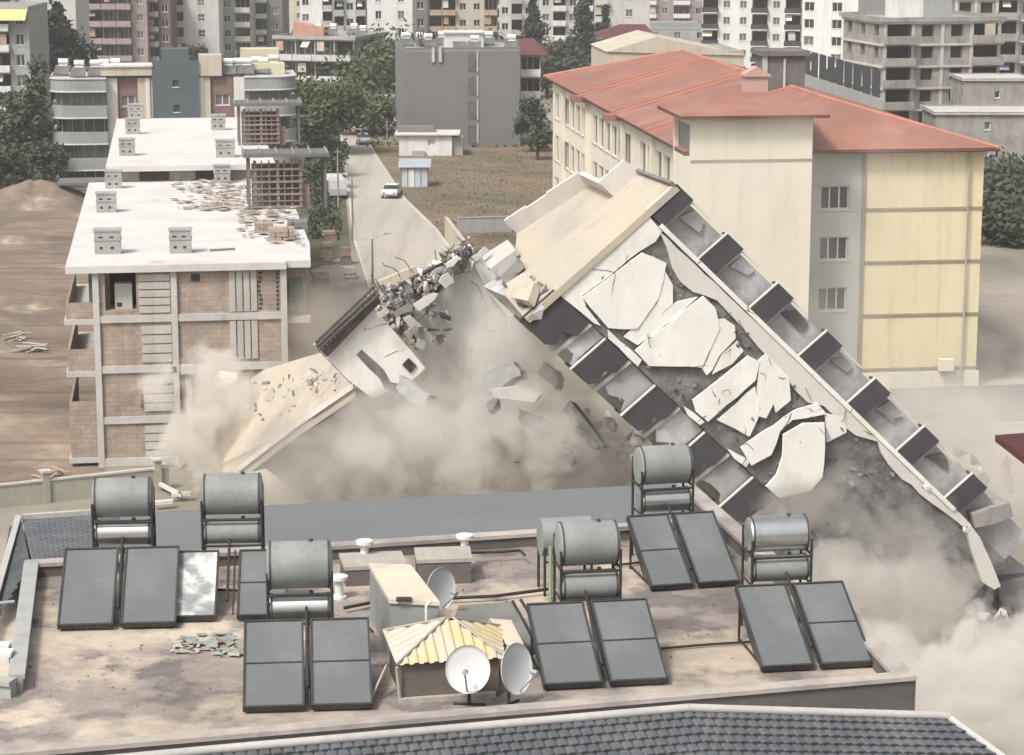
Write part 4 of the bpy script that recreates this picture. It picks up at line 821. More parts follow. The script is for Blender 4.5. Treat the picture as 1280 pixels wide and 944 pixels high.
mb = MB(); o_ = Z*-.12; mb.hexa([k0+out-side*2+o_-Z*3, k3+out+side*1.5+o_-Z*3, k3+o_-Z*3, k0+o_-Z*3], [k0+out-side*2+o_, k3+out+side*1.5+o_, k3+o_, k0+o_]); mb.build('eave_wall', m_beige, low)

# ---- solar water heater (kind built once, then copied part by part)
m_panel = mat('collector glass', (.135, .142, .144), .42, .08, .8, spec=.45, col2=(.175, .178, .176), s2=.9, thr=(.5, .8)); m_pframe = mat('collector frame', (.09, .09, .092), .5, .2, 2, metal=.6)
m_tank = mat('dull grey tank', (.25, .262, .255), .55, .2, 1.5, .05, metal=.0, col2=(.3, .3, .28), s2=2, thr=(.55, .75)); m_rim = mat('dark tank rim', (.07, .07, .065), .6, .2, 2)
m_chrome = mat('bright tank sheet', (.62, .63, .62), .28, .15, 3, metal=.9); m_leg = mat('stand steel', (.055, .05, .045), .7, .3, 3, .1, metal=.3)
def heater(label, px, py, rz, w_=.92, gap=.12, tilt=26, ln=1.9, split=(1, 1), up=True, lowm=None, upm=None, lowtank=True, upw=1.15, dx=0, lr=.22, ur=.35, group='solar water heaters on the near roof', hz=0, panels=(1, 1), dusty=None, lz=0, ux=0):
    c = q(px, py); root = thing('solar_water_heater', label, 'water heater', c, R(rz), group); root['_local'] = 1
    t = R(tilt); y1, z1 = ln*math.cos(t), ln*math.sin(t)+.12
    nrm = Vector((0, -math.sin(t), math.cos(t))); u = Vector((0, math.cos(t), math.sin(t)))
    for i, on in enumerate(panels):
        if not on: continue
        x0 = -gap/2-w_ if i == 0 else gap/2; o = Vector((x0, 0, .12)); f = .032
        mb = MB(); X = Vector((1, 0, 0))
        mb.fbox(o-nrm*.09, X*w_, u*ln, nrm*.06, 0)
        for a, b_, c_, d_ in ((0, 0, w_, f), (0, ln-f, w_, ln), (0, f, f, ln-f), (w_-f, f, w_, ln-f)): mb.fbox(o+X*a+u*b_-nrm*.028, X*(c_-a), u*(d_-b_), nrm*.045, 0)
        if split[i]: mb.fbox(o+X*f+u*(ln*.5-.012)-nrm*.02, X*(w_-2*f), u*.024, nrm*.028, 0)
        pn = mb.build('collector_panel', m_pframe, root); pn['_local'] = 1
        mb = MB(); mb.fbox(o+X*f+u*f-nrm*.028, X*(w_-2*f), u*(ln-2*f), nrm*.02); g_ = mb.build('glass', dusty if dusty and i == 0 else m_panel, pn)
    mb = MB(); X = Vector((1, 0, 0)); hw = w_+gap/2
    for x in (-hw*.92 if panels[0] else gap, hw*.92 if panels[1] else -gap):
        mb.tube((x, .12, 0), (x, .12, .14), .022, 6); mb.tube((x, y1-.05, 0), (x, y1-.05, z1-.1), .022, 6); mb.tube((x, .12, .06), (x, y1-.05, .06), .018, 6); mb.tube((x, .6, .06), (x, y1-.05, z1-.3), .016, 6)
    mb.build('panel_stand', m_leg, root)
    mb = MB(); mb.path([(0, ln*.2*math.cos(t), .3), (0, y1*.6, z1*.62), (.0, y1+.02, z1+.06), (0, y1+.3, z1+.2)], .025, 6); mb.path([(gap*.3, .1, .12), (gap*.3, y1, z1)], .015, 6); mb.build('pipe', m_leg, root)
    zl_ = z1+.05+lz; yl = y1+.38
    def tank(name, x, y, z, r, L_, m, rim=True):
        mb = MB(); nseg = 28
        mb.tube((x-L_/2, y, z), (x+L_/2, y, z), r, nseg, 0, caps=False)
        for s_ in (-1, 1):
            for k, (rr, xx) in enumerate(((r, L_/2), (r*.93, L_/2+.035), (r*.6, L_/2+.06))):
                nr, nx = ((r*.93, L_/2+.035), (r*.6, L_/2+.06), (.001, L_/2+.066))[k]
                mb.tube((x+s_*xx, y, z), (x+s_*nx, y, z), rr, nseg, 0, r2=nr, caps=False)
        o_ = mb.build(name, m, root); o_['_local'] = 1
        for s_ in (-1, 1): mb = MB(); mb.tube((x+s_*(L_/2-.02), y, z), (x+s_*(L_/2+.012), y, z), r+.008, nseg, 0, caps=False); mb.build('rim', m_rim, o_)
        mb = MB(); mb.tube((x+L_*.2, y, z+r-.01), (x+L_*.2, y, z+r+.04), .035, 8); mb.build('filler_cap', m_rim, o_)
    if lowtank: tank('hot_water_tank', dx, yl, zl_+.12, lr, upw*.86, lowm or m_tank)
    if up: tank('cold_water_tank', dx+ux, yl+.12, zl_+.12+lr+ur+.06+hz, ur, upw-.12, upm or m_tank)
    mb = MB(); zt = zl_+.12+lr+(.06+hz if up else 0)
    for x in (dx-upw/2+.02, dx+upw/2-.02):
        mb.tube((x, yl-.2, 0), (x, yl-.2, zt+(ur*.9 if up else 0)), .024, 6); mb.tube((x, yl+.42, 0), (x, yl+.42, zt+(ur*1.3 if up else 0)), .024, 6); mb.tube((x, yl-.2, zt), (x, yl+.42, zt), .02, 6); mb.tube((x, yl-.2, zt-.5), (x, yl+.42, zt-.5), .02, 6)
    mb.tube((dx-upw/2, yl-.2, zt-.03), (dx+upw/2, yl-.2, zt-.03), .024, 6); mb.tube((dx-upw/2, yl+.42, zt-.03), (dx+upw/2, yl+.42, zt-.03), .024, 6); mb.tube((dx-upw/2, yl-.2, zt-.5), (dx+upw/2, yl-.2, zt-.5), .02, 6)
    mb.build('tank_stand', m_leg, root)
    return root
m_dusty_reflect = mat('broken dusty collector with painted reflection', (.3, .31, .3), .6, .35, 3.5, .1, col2=(.62, .64, .6), s2=1.6, thr=(.46, .56))  # broken dusty glass; the pale patches also paint a white reflection
heater('solar heater at the far left with two plain dark panels', 146, 789, 5, .93, .12, 27, 1.9, (0, 0), lowm=m_chrome, hz=-.02, upw=1.06, ur=.345)
heater('solar heater with one shattered white panel second from the left', 283, 779, 4, .85, .35, 27, 1.65, (0, 1), upw=1.08, hz=.0, dusty=m_dusty_reflect, lowm=m_tank, ur=.36, dx=.05, lz=.08)
heater('solar heater with a bright lower tank standing nearest the front left', 385, 892, 5, .93, .1, 26, 1.9, (1, 1), lowm=m_chrome, upw=1.05, ur=.38, dx=-.1, ux=0, lz=-.08)
heater('solar heater in the middle with a green pipe on its lower tank', 758, 862, 9, .93, .12, 26, 1.85, (1, 1), upw=1.02, ur=.36, dx=.1, lr=.24)
heater('solar heater with skewed panels at the back beside the collapsing building', 870, 738, 13, .78, .1, 28, 1.85, (1, 0), upw=1.02, ur=.36, lr=.22, lowm=m_chrome, dx=.0, hz=.0)
heater('solar heater with the shiny upper tank at the right front corner', 1022, 840, 9, .86, .12, 25, 1.95, (0, 1), upw=1.05, ur=.3, dx=-.08, lr=.22, upm=m_chrome, lowm=m_tank, hz=-.02)
# tank alone behind the middle heater
c = q(706, 738); root = thing('water_tank', 'single grey tank on legs just behind the middle solar heater', 'water tank', c, R(10)); root['_local'] = 1
mb = MB(); mb.tube((-.45, 0, 1.0), (.45, 0, 1.0), .34, 26); mb.build('tank', m_tank, root)
mb = MB(); [mb.tube((x, y, 0), (x, y, 1.0), .025, 6) for x in (-.42, .42) for y in (-.3, .3)]; mb.tube((-.42, -.3, .62), (.42, -.3, .62), .02, 6); mb.build('stand', m_leg, root)

# ---- satellite dishes
m_dish = mat('white dish paint', (.58, .58, .57), .5, .06, 2)
def dish(label, px, py, r, yaw, tiltd, z=.75):
    c = q(px, py+z*70) ; root = thing('satellite_dish', label, 'satellite dish', c, R(yaw), 'satellite dishes on the near roof'); root['_local'] = 1
    t = R(tiltd); M = Matrix.Rotation(-t, 3, 'X'); mb = MB(); n_, k = 32, 6; vs = []
    for s_ in (0, .02):
        vs.append(M@Vector((0, .12*r+s_, 0))+Vector((0, 0, z)))
        for j in range(1, k+1):
            for i in range(n_): a = 2*math.pi*i/n_; rr = r*j/k; vs.append(M@Vector((math.cos(a)*rr, s_-.18*r*(j/k)**2+.12*r, math.sin(a)*rr*1.06))+Vector((0, 0, z)))
    def fs(o_, rev):
        f = [(o_, o_+1+i, o_+1+(i+1) % n_) for i in range(n_)]
        for j in range(k-1):
            for i in range(n_): a, b = o_+1+j*n_+i, o_+1+j*n_+(i+1) % n_; f.append((a, a+n_, b+n_, b))
        return f
    h_ = 1+k*n_; f = fs(0, 0)+fs(h_, 1)+[(h_-n_+i, h_-n_+(i+1) % n_, 2*h_-n_+(i+1) % n_, 2*h_-n_+i) for i in range(n_)]
    mb.add(vs, f, 0, True); mb.build('reflector', m_dish, root)
    mb = MB(); tip = M@Vector((0, -r*1.1, -r*.15))+Vector((0, 0, z)); mb.path([M@Vector((0, 0, -r*.98))+Vector((0, 0, z)), tip], .014, 6); mb.tube(tip, tip+M@Vector((0, .12, .02)), .04, 8); mb.build('feed_arm', m_pale, root)
    mb = MB(); mb.tube((0, .14, 0), (0, .14, z), .028, 8); mb.tube((0, .14, z), (0, .05, z), .03, 8); mb.tube((-.25, .14, .02), (.25, .14, .02), .02, 6); mb.build('mast', m_leg, root)
dish('round white dish facing the camera in front of the yellow hipped hut', 585, 842, .345, -6, 18, .62)
dish('white dish turned side on at the right corner of the hipped hut', 645, 841, .37, 52, 10, .62)
dish('narrow white dish behind the cream box shed', 551, 737, .34, 48, 6, .7)

# ---- cream box shed
def boxshape(name, label, cat, top, ztop, mats, par=None):
    """box whose roof outline comes from four photo points at height ztop; walls go down to the deck"""
    tp = [q(x, y, ztop) for x, y in top]; root = thing(name, label, cat, sum((Vector((p.x, p.y, ZR)) for p in tp), Vector())/4)
    mb = MB(); bt = [Vector((p.x, p.y, ZR)) for p in tp]; mb.hexa(bt, [p-Z*.05 for p in tp]); mb.build('wall', mats[0], root)
    cc = sum(tp, Vector())/4; ov = [cc+(p-cc)*1.04 for p in tp]; mb = MB(); mb.hexa([p-Z*.048 for p in ov], [p+Z*.02 for p in ov]); mb.build('roof', mats[1], root); return root, tp
m_creamr = mat('cream sheet roof', (.62, .56, .44), .8, .12, 1, col2=(.5, .43, .34)); m_sgrey = mat('shed side grey', (.26, .275, .26), .9, .12, 1, .1, streak=.3)
r_, tp = boxshape('roof_shed', 'small grey shed with a cream sloping roof on the near roof', 'shed', [(487, 750), (548, 753), (513, 708), (462, 706)], ZR+.95, (m_sgrey, m_creamr))
mb = MB(); o = q(505, 749, ZR+.985); mb.box(o, (.25, .13, .04)); mb.build('roof_hatch', m_dark, r_)
boxshape('roof_box', 'dark sided box with a beige lid behind the cream shed', 'box', [(522, 701), (589, 699), (586, 684), (519, 686)], ZR+.45, (m_para, m_cap))
boxshape('roof_box', 'low dark box with a beige lid left of the cream shed', 'box', [(432, 710), (508, 706), (500, 690), (425, 693)], ZR+.35, (m_para, m_cap))
# pots
for i, (px, py, lab) in enumerate(((456, 716, 'white vent pot with a flat cap left of the cream shed'), (581, 712, 'white vent pot with a flat cap on the dark sided box'), (424, 748, 'low white vent pot right of the nearest left solar heater'))):
    c = q(px, py); mb = MB(); h_ = (.55, .6, .35)[i]; mb.tube(c, c+Z*h_, .075, 12); mb.tube(c+Z*h_, c+Z*(h_+.06), .16, 12); mb.tube(c+Z*.0, c+Z*.05, .13, 12); tag(mb.build('vent_pot', m_paintw), lab, 'vent')
# ---- yellow hipped hut
hut = thing('roof_hut', 'small hut with a pale yellow corrugated hipped roof', 'hut', q(560, 850))
ze, za = ZR+.62, ZR+1.02
E = [q(496, 832, ze), q(631, 823, ze), q(625, 784, ze), q(479, 790, ze)]; ap = [q(556, 776, za), q(566, 775, za)]
m_corr = mat('pale yellow corrugated sheet', (.58, .49, .27), .55, .15, 2, .0, col2=(.52, .47, .38), s2=2.2, thr=(.45, .6)); m_corr2 = mat('faded corrugated sheet', (.5, .46, .38), .55, .15, 2)
def corr(mb, a, b, t0, t1, n_, mi=0):
    """corrugated slope from eave a-b up to ridge points t0-t1, ribs running straight up the slope"""
    nr = (b-a).cross(t0-a).normalized(); nr = nr if nr.z > 0 else -nr; vs = []; K = n_*6; e_ = (b-a); L2 = e_.length_squared
    r0, r1 = (t0-a).dot(e_)/L2, (t1-a).dot(e_)/L2; up = t0-(a+e_*r0)
    for i in range(K+1):
        s_ = i/K; w_ = (abs(((s_*n_) % 1)-.5)*2); w_ = .03*min(1, max(0, (w_-.35)*4)); fr = min(1, s_/max(r0, .001), (1-s_)/max(1-r1, .001)); fr = max(fr, .01)
        vs += [a+e_*s_+nr*w_, a+e_*s_+up*fr+nr*w_]
    mb.add(vs, [(2*i, 2*i+2, 2*i+3, 2*i+1) for i in range(K)], mi)
mb = MB(); corr(mb, E[0], E[1], ap[0], ap[1], 11); corr(mb, E[1], E[2], ap[1], ap[1]+Vector((.01, .01, 0)), 7); corr(mb, E[2], E[3], ap[1], ap[0], 11, 1); corr(mb, E[3], E[0], ap[0]+Vector((-.01, 0, 0)), ap[0], 7, 1)
rf_ = mb.build('hipped_roof', [m_corr, m_corr2], hut)
mb = MB(); [mb.tube(a+Z*.03, b+Z*.04, .022, 6) for a, b in ((E[0], ap[0]), (E[1], ap[1]), (E[2], ap[1]), (E[3], ap[0]))]; mb.build('hip_trim', m_cap, rf_)
cc = sum(E, Vector())/4; wl = [Vector((cc.x+(p.x-cc.x)*.9, cc.y+(p.y-cc.y)*.9, ZR)) for p in E]
mb = MB(); mb.hexa(wl, [p+Z*.6 for p in wl]); mb.build('wall', mat('brown grey hut wall', (.16, .135, .12), .9, .2, 1, .2), hut)
mb = MB(); mb.tube(wl[0]+Vector((-.03, -.03, .02)), E[0]+Vector((0, 0, -.03)), .03, 6); mb.fbox(wl[0]+Vector((-.05, -.12, 0)), wl[1]-wl[0], Vector((0, .1, 0)), Z*.08); mb.build('sill', m_cap, hut)
mb = MB(); c = q(458, 886); mb.tube(c, q(483, 832, ZR+.45), .022, 6); tag(mb.build('loose_pole', m_cap), 'thin leaning pole left of the yellow hipped hut', 'pole')
mb = MB(); c = q(533, 772, ZR+.75); mb.tube(c-Z*.7, c+Z*.2, .025, 6); mb.tube(c+Z*.2, c+Vector((.08, 0, .28)), .03, 6); tag(mb.build('vent_pipe', m_paintw), 'short white pipe standing behind the yellow hipped hut', 'pipe')
# flat sheets beside the hut
mb = MB(); p4 = [q(562, 790, ZR+.3), q(668, 806, ZR+.22), q(640, 752, ZR+.32), q(573, 757, ZR+.35)]; mb.hexa([p-Z*.05 for p in p4], p4); tag(mb.build('metal_sheet', mat('dark weathered sheet', (.2, .195, .18), .8, .25, 1.5)), 'large dark weathered sheet lying between the hut and the middle heater', 'metal sheet')
mb = MB(); p4 = [q(634, 806, ZR+.62), q(655, 806, ZR+.6), q(639, 775, ZR+.64), q(612, 773, ZR+.66)]; mb.hexa([p-Z*.04 for p in p4], p4); [mb.tube(p-Z*.04, p-Z*.4, .02, 5) for p in p4]; tag(mb.build('small_board', m_creamr), 'small cream board raised beside the hipped hut', 'board')
for i, (a, b) in enumerate((((641, 752), (676, 815)), ((651, 750), (690, 812)))):
    mb = MB(); mb.tube(q(*a, ZR+.35), q(*b, ZR+.1), .03, 6); tag(mb.build('roof_rail', m_leg), ('left', 'right')[i]+' of two dark rails leaning beside the large weathered sheet', 'rail')
# black hoses and pipes over the deck
def hose(label, pts, r=.022, z=.05, m=m_leg, name='water_pipe'):
    mb = MB(); P_ = [q(x, y, ZR+z) for x, y in pts]; mb.path(P_, r, 6); tag(mb.build(name, m), label, 'pipe')
hose('long black pipe between the cream shed and the middle heater', [(430, 760), (470, 752), (560, 748), (620, 745), (690, 736)], .03, .1)
hose('black pipe along the deck from the middle heater to the right', [(765, 707), (800, 703), (815, 702)])
hose('thin black pipe crossing the stained deck toward the right corner heater', [(812, 812), (880, 806), (958, 801)])
hose('bent pipe behind the cream shed near the back parapet', [(588, 691), (625, 690), (650, 688), (656, 694)], .025, .2)
hose('pipe between the two left solar heaters', [(210, 738), (250, 737), (300, 738)], .025, .2)
hose('pipe along the back parapet on the right', [(760, 659), (800, 657), (868, 652)], .04, .35, m_pale)
hose('thin pipe leaning by the cream shed', [(452, 775), (466, 790)], .02, .2)
mb = MB(); c = q(688, 752); mb.tube(c, c+Z*1.0, .035, 6); tag(mb.build('green_pipe', mat('green pipe', (.25, .36, .2), .6, .1, 1)), 'short green pipe standing at the lower tank of the middle heater', 'pipe')
# fittings and scraps
rg = random.Random(21)
for i, (px, py, lab) in enumerate(((258, 802, 'pale torn sheet lying below the shattered panel'), (230, 812, 'crumpled grey rag left of the pale torn sheet'), (285, 815, 'greenish plastic scrap right of the pale torn sheet'))):
    mb = MB(); c = q(px, py, ZR+.02); n_ = 8; L_ = (.95, .5, .6)[i]
    vs = [c+Vector(((a/(n_-1)-.5)*L_+rg.uniform(-.05, .05), (b/(n_-1)-.5)*L_*.9+rg.uniform(-.05, .05), abs(rg.gauss(0, .035)))) for b in range(n_) for a in range(n_)]
    mb.add(vs, [(b*n_+a, b*n_+a+1, (b+1)*n_+a+1, (b+1)*n_+a) for b in range(n_-1) for a in range(n_-1) if rg.random() < .62 and (a-3.5)**2+(b-3.5)**2 < 15]); tag(mb.build('torn_sheet', (m_sgrey, m_cap, mat('greenish plastic', (.34, .36, .29), .7, .2, 2))[i]), lab, 'scrap')
mb = MB()
for k in range(420):
    px, py = rg.uniform(30, 1100), rg.uniform(700, 900)
    if py > 915-.085*px-8 or py < 705-.05*(px): continue
    if px > 890+(py-650)*1.0: continue
    mb.rock(q(px, py, ZR+.01), [rg.uniform(.012, .05)]*2+[.015], k % 2, rg, 6)
tag(mb.build('roof_grit', [m_para, m_cap]), 'small grit and bits scattered over the stained near roof', 'grit', kind='stuff')
mb = MB(); mb.box(q(3, 816, ZR+.15), (.25, .25, .3)); mb.box(q(3, 816, ZR+.33), (.32, .32, .05)); tag(mb.build('white_box', m_paintw), 'small white box beyond the left parapet at the picture edge', 'box')
mb = MB(); mb.path([q(-20, 756, ZR+.2), q(0, 754, ZR+.2), q(18, 752, ZR+.2)], .03, 6); tag(mb.build('rain_pipe', m_pale), 'pale pipe end at the left edge beside the tiles', 'pipe')
# ------------------------------------------------------------ collapsing building
yw = R(12); U0 = Vector((math.cos(yw), math.sin(yw), 0)); W = Vector((-math.sin(yw), math.cos(yw), 0))
TO = V(694, 363, 99)
TA = (U0*math.cos(R(39.8))+Z*math.sin(R(39.8))); TD = (U0*math.sin(R(46.2))-Z*math.cos(R(46.2)))
T = lambda a, b, c=0: TO+TA*a+TD*b+W*c
def TP(px, py, c=0): return on_plane(px, py, TO+W*c, W)
def pix(p):
    d = p-CAM; dep = d.y*CT-d.z*ST; return 640+F_PX*d.x/dep, 472-F_PX*(d.y*ST+d.z*CT)/dep
RN = TA.cross(W).normalized()
def RP(px, py, b=0): return on_plane(px, py, TO+TD*b, RN)
m_crack = mat('cracked white plaster', (.78, .765, .71), .9, .08, .8, .25, col2=(.70, .67, .63), s2=.35, thr=(.5, .75), cracks=.55, streak=.2); m_brok = mat('broken masonry', (.21, .20, .19), .95, .35, 1.2, .8, col2=(.13, .125, .12), fine=6)
m_bandw = mat('white edge band', (.62, .59, .55), .9, .08, .8, .2, streak=.2); m_rooftan = mat('tan roof screed', (.47, .41, .325), .95, .1, .35, .2, col2=(.40, .365, .32), s2=.25, col3=(.36, .32, .27), s3=.5, thr3=(.6, .7)); m_inner = mat('bare inner wall', (.55, .545, .54), .95, .25, .4, .3, col2=(.38, .37, .365), thr=(.42, .6))
tow = thing('collapsing_building', 'tall apartment building toppling left with its cracked white end wall', 'building', Vector((T(4, 22, 3).x, T(4, 22, 3).y, 0)))
WA, WB = 5.15, 24.0; SH = 3.2
for k in (3.2,): pass
# main body behind the end wall, kept inside the roof outline
mb = MB(); mb.hexa([T(-.5, WB, .9), T(6.7, WB, .6), T(6.7, WB, 9.8), T(-1.8, WB, 9.8)], [T(-1.2, .3, .9), T(6.7, .3, .6), T(6.7, .3, 5.4), T(-1.8, .3, 9.8)])
mb.build('body', m_inner, tow)
mb = MB(); mb.hexa([T(.02, WB, .14), T(WA-.02, WB, .14), T(WA-.02, WB, 1.39), T(.02, WB, 1.39)], [T(.02, .02, .14), T(WA-.02, .02, .14), T(WA-.02, .02, 1.39), T(.02, .02, 1.39)])
mb.build('broken_wall', m_brok, tow)
rp = [(656, 398), (844, 232), (799, 218), (767, 246), (738, 232), (646, 292), (641, 350), (625, 362)]
mb = MB(); mb.prism([RP(*p) for p in rp], TD*.3); ro = mb.build('roof', m_rooftan, tow)
def para(pts, h, t=.22, m=m_bandw, name='roof_parapet'):
    for a, b in zip(pts, pts[1:]):
        a, b = RP(*a), RP(*b); d = b-a; nn = RN.cross(d).normalized(); mb = MB()
        n_ = 7; rgp = random.Random(int(a.x*10))
        for i in range(n_):
            hh = h*rgp.uniform(.93, 1.04); mb.hexa([a+d*(i/n_)-TD*.001, a+d*((i+1)/n_)-TD*.001, a+d*((i+1)/n_)+nn*t-TD*.001, a+d*(i/n_)+nn*t-TD*.001], [p-TD*hh for p in (a+d*(i/n_), a+d*((i+1)/n_), a+d*((i+1)/n_)+nn*t, a+d*(i/n_)+nn*t)])
        mb.build(name, m, tow)
para([(646, 292), (738, 232)], .85); para([(738, 232), (767, 246)], .8); para([(767, 246), (799, 218)], 1.0)
para([(799, 218), (842, 234)], .25, .15, m_greyp, 'roof_edge')
# plates of the end wall; each broken panel keeps its own outline and stands at its own small offset
def plate(pts, off=0, th=.13, m=None, name='wall_panel', par=None, tilt=0, c0=0.0, label=None, jag=.0, seed=0):
    rgp = random.Random(seed+int(pts[0][0]))
    P_ = [TP(x+rgp.uniform(-jag, jag), y+rgp.uniform(-jag, jag), c0-off) for x, y in pts]
    # jagged edges: extra points along every long side
    Q = []
    for i, p in enumerate(P_):
        n_ = P_[(i+1) % len(P_)]; Q.append(p); L_ = (n_-p).length; k = int(L_/.55) if jag else 0
        for j in range(1, k): e_ = (n_-p).normalized().cross(W); Q.append(p.lerp(n_, j/k)+e_*rgp.uniform(-.035, .035))
    if tilt: Q = [p+W*tilt*math.sin(i*1.3) for i, p in enumerate(Q)]
    mb = MB(); mb.prism(Q, W*th); o = mb.build(name, m or m_crack, par or tow)
    if label: o['label'] = label
    return o
pl = [
 [(694, 363), (807, 267), (827, 290), (819, 301), (797, 315), (768, 340), (727, 371), (734, 385), (752, 407), (742, 404)],
 [(731, 372), (802, 319), (830, 331), (820, 373), (797, 408), (762, 408)],
 [(831, 342), (839, 359), (839, 377), (828, 389), (824, 377)],
 [(783, 420), (797, 406), (820, 382), (826, 391), (845, 380), (869, 374), (842, 397), (818, 414), (799, 428)],
 [(797, 437), (879, 374), (892, 389), (896, 410), (879, 446), (877, 456), (814, 455)],
 [(896, 404), (905, 402), (916, 410), (917, 425), (899, 441), (891, 458), (885, 466), (880, 458)],
 [(920, 430), (925, 441), (914, 452), (892, 465), (905, 444)],
 [(870, 499), (934, 447), (946, 455), (942, 477), (887, 525), (873, 512)],
 [(949, 455), (958, 447), (983, 474), (986, 499), (969, 513), (967, 502), (958, 520), (947, 516)],
 [(901, 524), (942, 488), (945, 521), (936, 543), (920, 533)],
 [(929, 558), (994, 516), (1019, 507), (1030, 519), (1006, 524), (989, 529), (978, 538), (967, 565), (943, 580)],
 [(1034, 520), (1052, 524), (1055, 538), (1035, 550)],
 [(761, 412), (802, 450), (797, 458), (761, 423)],
 [(854, 507), (881, 527), (875, 532), (860, 520)],
 [(907, 560), (938, 575), (934, 584), (918, 574)]]
def grow(p, k=3.8):
    cx, cy_ = sum(a for a, b in p)/len(p), sum(b for a, b in p)/len(p)
    return [(a+(a-cx)/max(1, math.hypot(a-cx, b-cy_))*k, b+(b-cy_)/max(1, math.hypot(a-cx, b-cy_))*k) for a, b in p]
for i, p in enumerate(pl): plate(p if i in (0, 12, 13, 14) else grow(p), off=(.02, .1, .06, .04, .12, .08, .05, .1, .06, .04, .12, .04, .02, .05, .04)[i], jag=1.0, seed=i)
plate([(980, 543), (1005, 530), (1031, 529), (1031, 560), (1029, 597), (1013, 613), (975, 623), (958, 609), (972, 593), (978, 571)], off=.5, th=.16, jag=.8, name='hanging_panel', label='large white wall panel hanging loose at the bottom')
plate([(825, 289), (870, 331), (920, 378), (970, 425), (1020, 472), (1070, 520), (1120, 568), (1170, 614), (1213, 656), (1205, 660), (1180, 640), (1150, 618), (1140, 606), (1128, 600), (1112, 582), (1102, 566), (1097, 552), (1070, 545), (1050, 530), (1030, 508), (1010, 503), (996, 489), (974, 460), (948, 434), (924, 406), (908, 388), (896, 375), (880, 369), (866, 365), (850, 352), (841, 335), (834, 310)], off=.02, th=.14, m=m_bandw, name='edge_band', jag=.6)
mb = MB(); mb.fbox(T(WA-.12, .9, -.1), TD*19.2, TA*.2, W*.09); mb.build('corner_trim', m_crack, tow)
# debris hanging in cracks
rg = random.Random(31); mb = MB()
for k in range(170):
    b = rg.uniform(1, 17); a = rg.uniform(.2, 4.4); s_ = rg.uniform(.05, .22)
    mb.rock(T(a, b, rg.uniform(.0, .12)), (s_, s_*.7, s_), 0, rg, 7)
mb.build('loose_rubble', [m_brok, m_inner], tow)['kind'] = 'stuff'
# right balconies
for k in range(7):
    b0 = SH*k*1.0; b0 = (0, 3.2, 6.42, 9.6, 12.8, 16.1, 19.4)[k]; a0, a1 = WA, 6.9
    mb = MB(); w_ = 1.0 if k else 1.05
    mb.hexa([T(a0+.01, b0+w_, 0), T(a1, b0+w_, 0), T(a1, b0+w_, .14), T(a0+.01, b0+w_, .14)], [T(a0+.01, b0, 0), T(a1, b0, 0), T(a1, b0, .14), T(a0+.01, b0, .14)], 0)
    mb.hexa([T(a1-.12, b0+w_, .141), T(a1, b0+w_, .141), T(a1, b0+w_, .7), T(a1-.12, b0+w_, .7)], [T(a1-.12, b0, .141), T(a1, b0, .141), T(a1, b0, .7), T(a1-.12, b0, .7)], 0)
    mb.hexa([T(a0+.01, b0-.001, -.02), T(a1+.03, b0-.001, -.02), T(a1+.03, b0-.001, .15), T(a0+.01, b0-.001, .15)], [T(a0+.01, b0-.05, -.02), T(a1+.03, b0-.05, -.02), T(a1+.03, b0-.05, .15), T(a0+.01, b0-.05, .15)], 1)
    o = mb.build('balcony_parapet', [m_char, m_bandw], tow)
    mb = MB(); mb.hexa([T(a0+.01, b0+w_+.1, .1), T(a1-.1, b0+w_+.1, .1), T(a1-.1, b0+w_+.1, .59), T(a0+.01, b0+w_+.1, .59)], [T(a0+.01, b0+w_+.003, .1), T(a1-.1, b0+w_+.003, .1), T(a1-.1, b0+w_+.003, .59), T(a0+.01, b0+w_+.003, .59)]); mb.build('balcony_slab', m_inner, tow)
    if k < 6:
        bn = (0, 3.2, 6.42, 9.6, 12.8, 16.1, 19.4)[k+1]; mb = MB(); t_ = .35+.5*rg.random()
        rk = random.Random(k+3); P_ = [T(a0+x, b0+1.15+(bn-b0-1.3)*y, .42+rk.uniform(0, .1)) for x, y in ((.75+.3*rk.random(), .08), (1.5, .1+.2*rk.random()), (1.45, .45+.3*rk.random()), (1.1, .5+.3*rk.random()), (.95, .75*rk.random()+.2))]; mb.prism(P_, W*.1); mb.build('broken_partition', (m_pale, m_inner, m_dconc)[k % 3], tow)
        mb = MB(); mb.hexa([T(a1-.1, b0+1.2, .45), T(a1-.02, b0+1.2, .45), T(a1-.02, b0+1.2, .53), T(a1-.1, b0+1.2, .53)], [T(a1-.1, b0+1.2+(bn-b0-1.3)*t_, .45), T(a1-.02, b0+1.2+(bn-b0-1.3)*t_, .45), T(a1-.02, b0+1.2+(bn-b0-1.3)*t_, .53), T(a1-.1, b0+1.2+(bn-b0-1.3)*t_, .53)]); mb.build('balcony_post', m_bandw, tow)
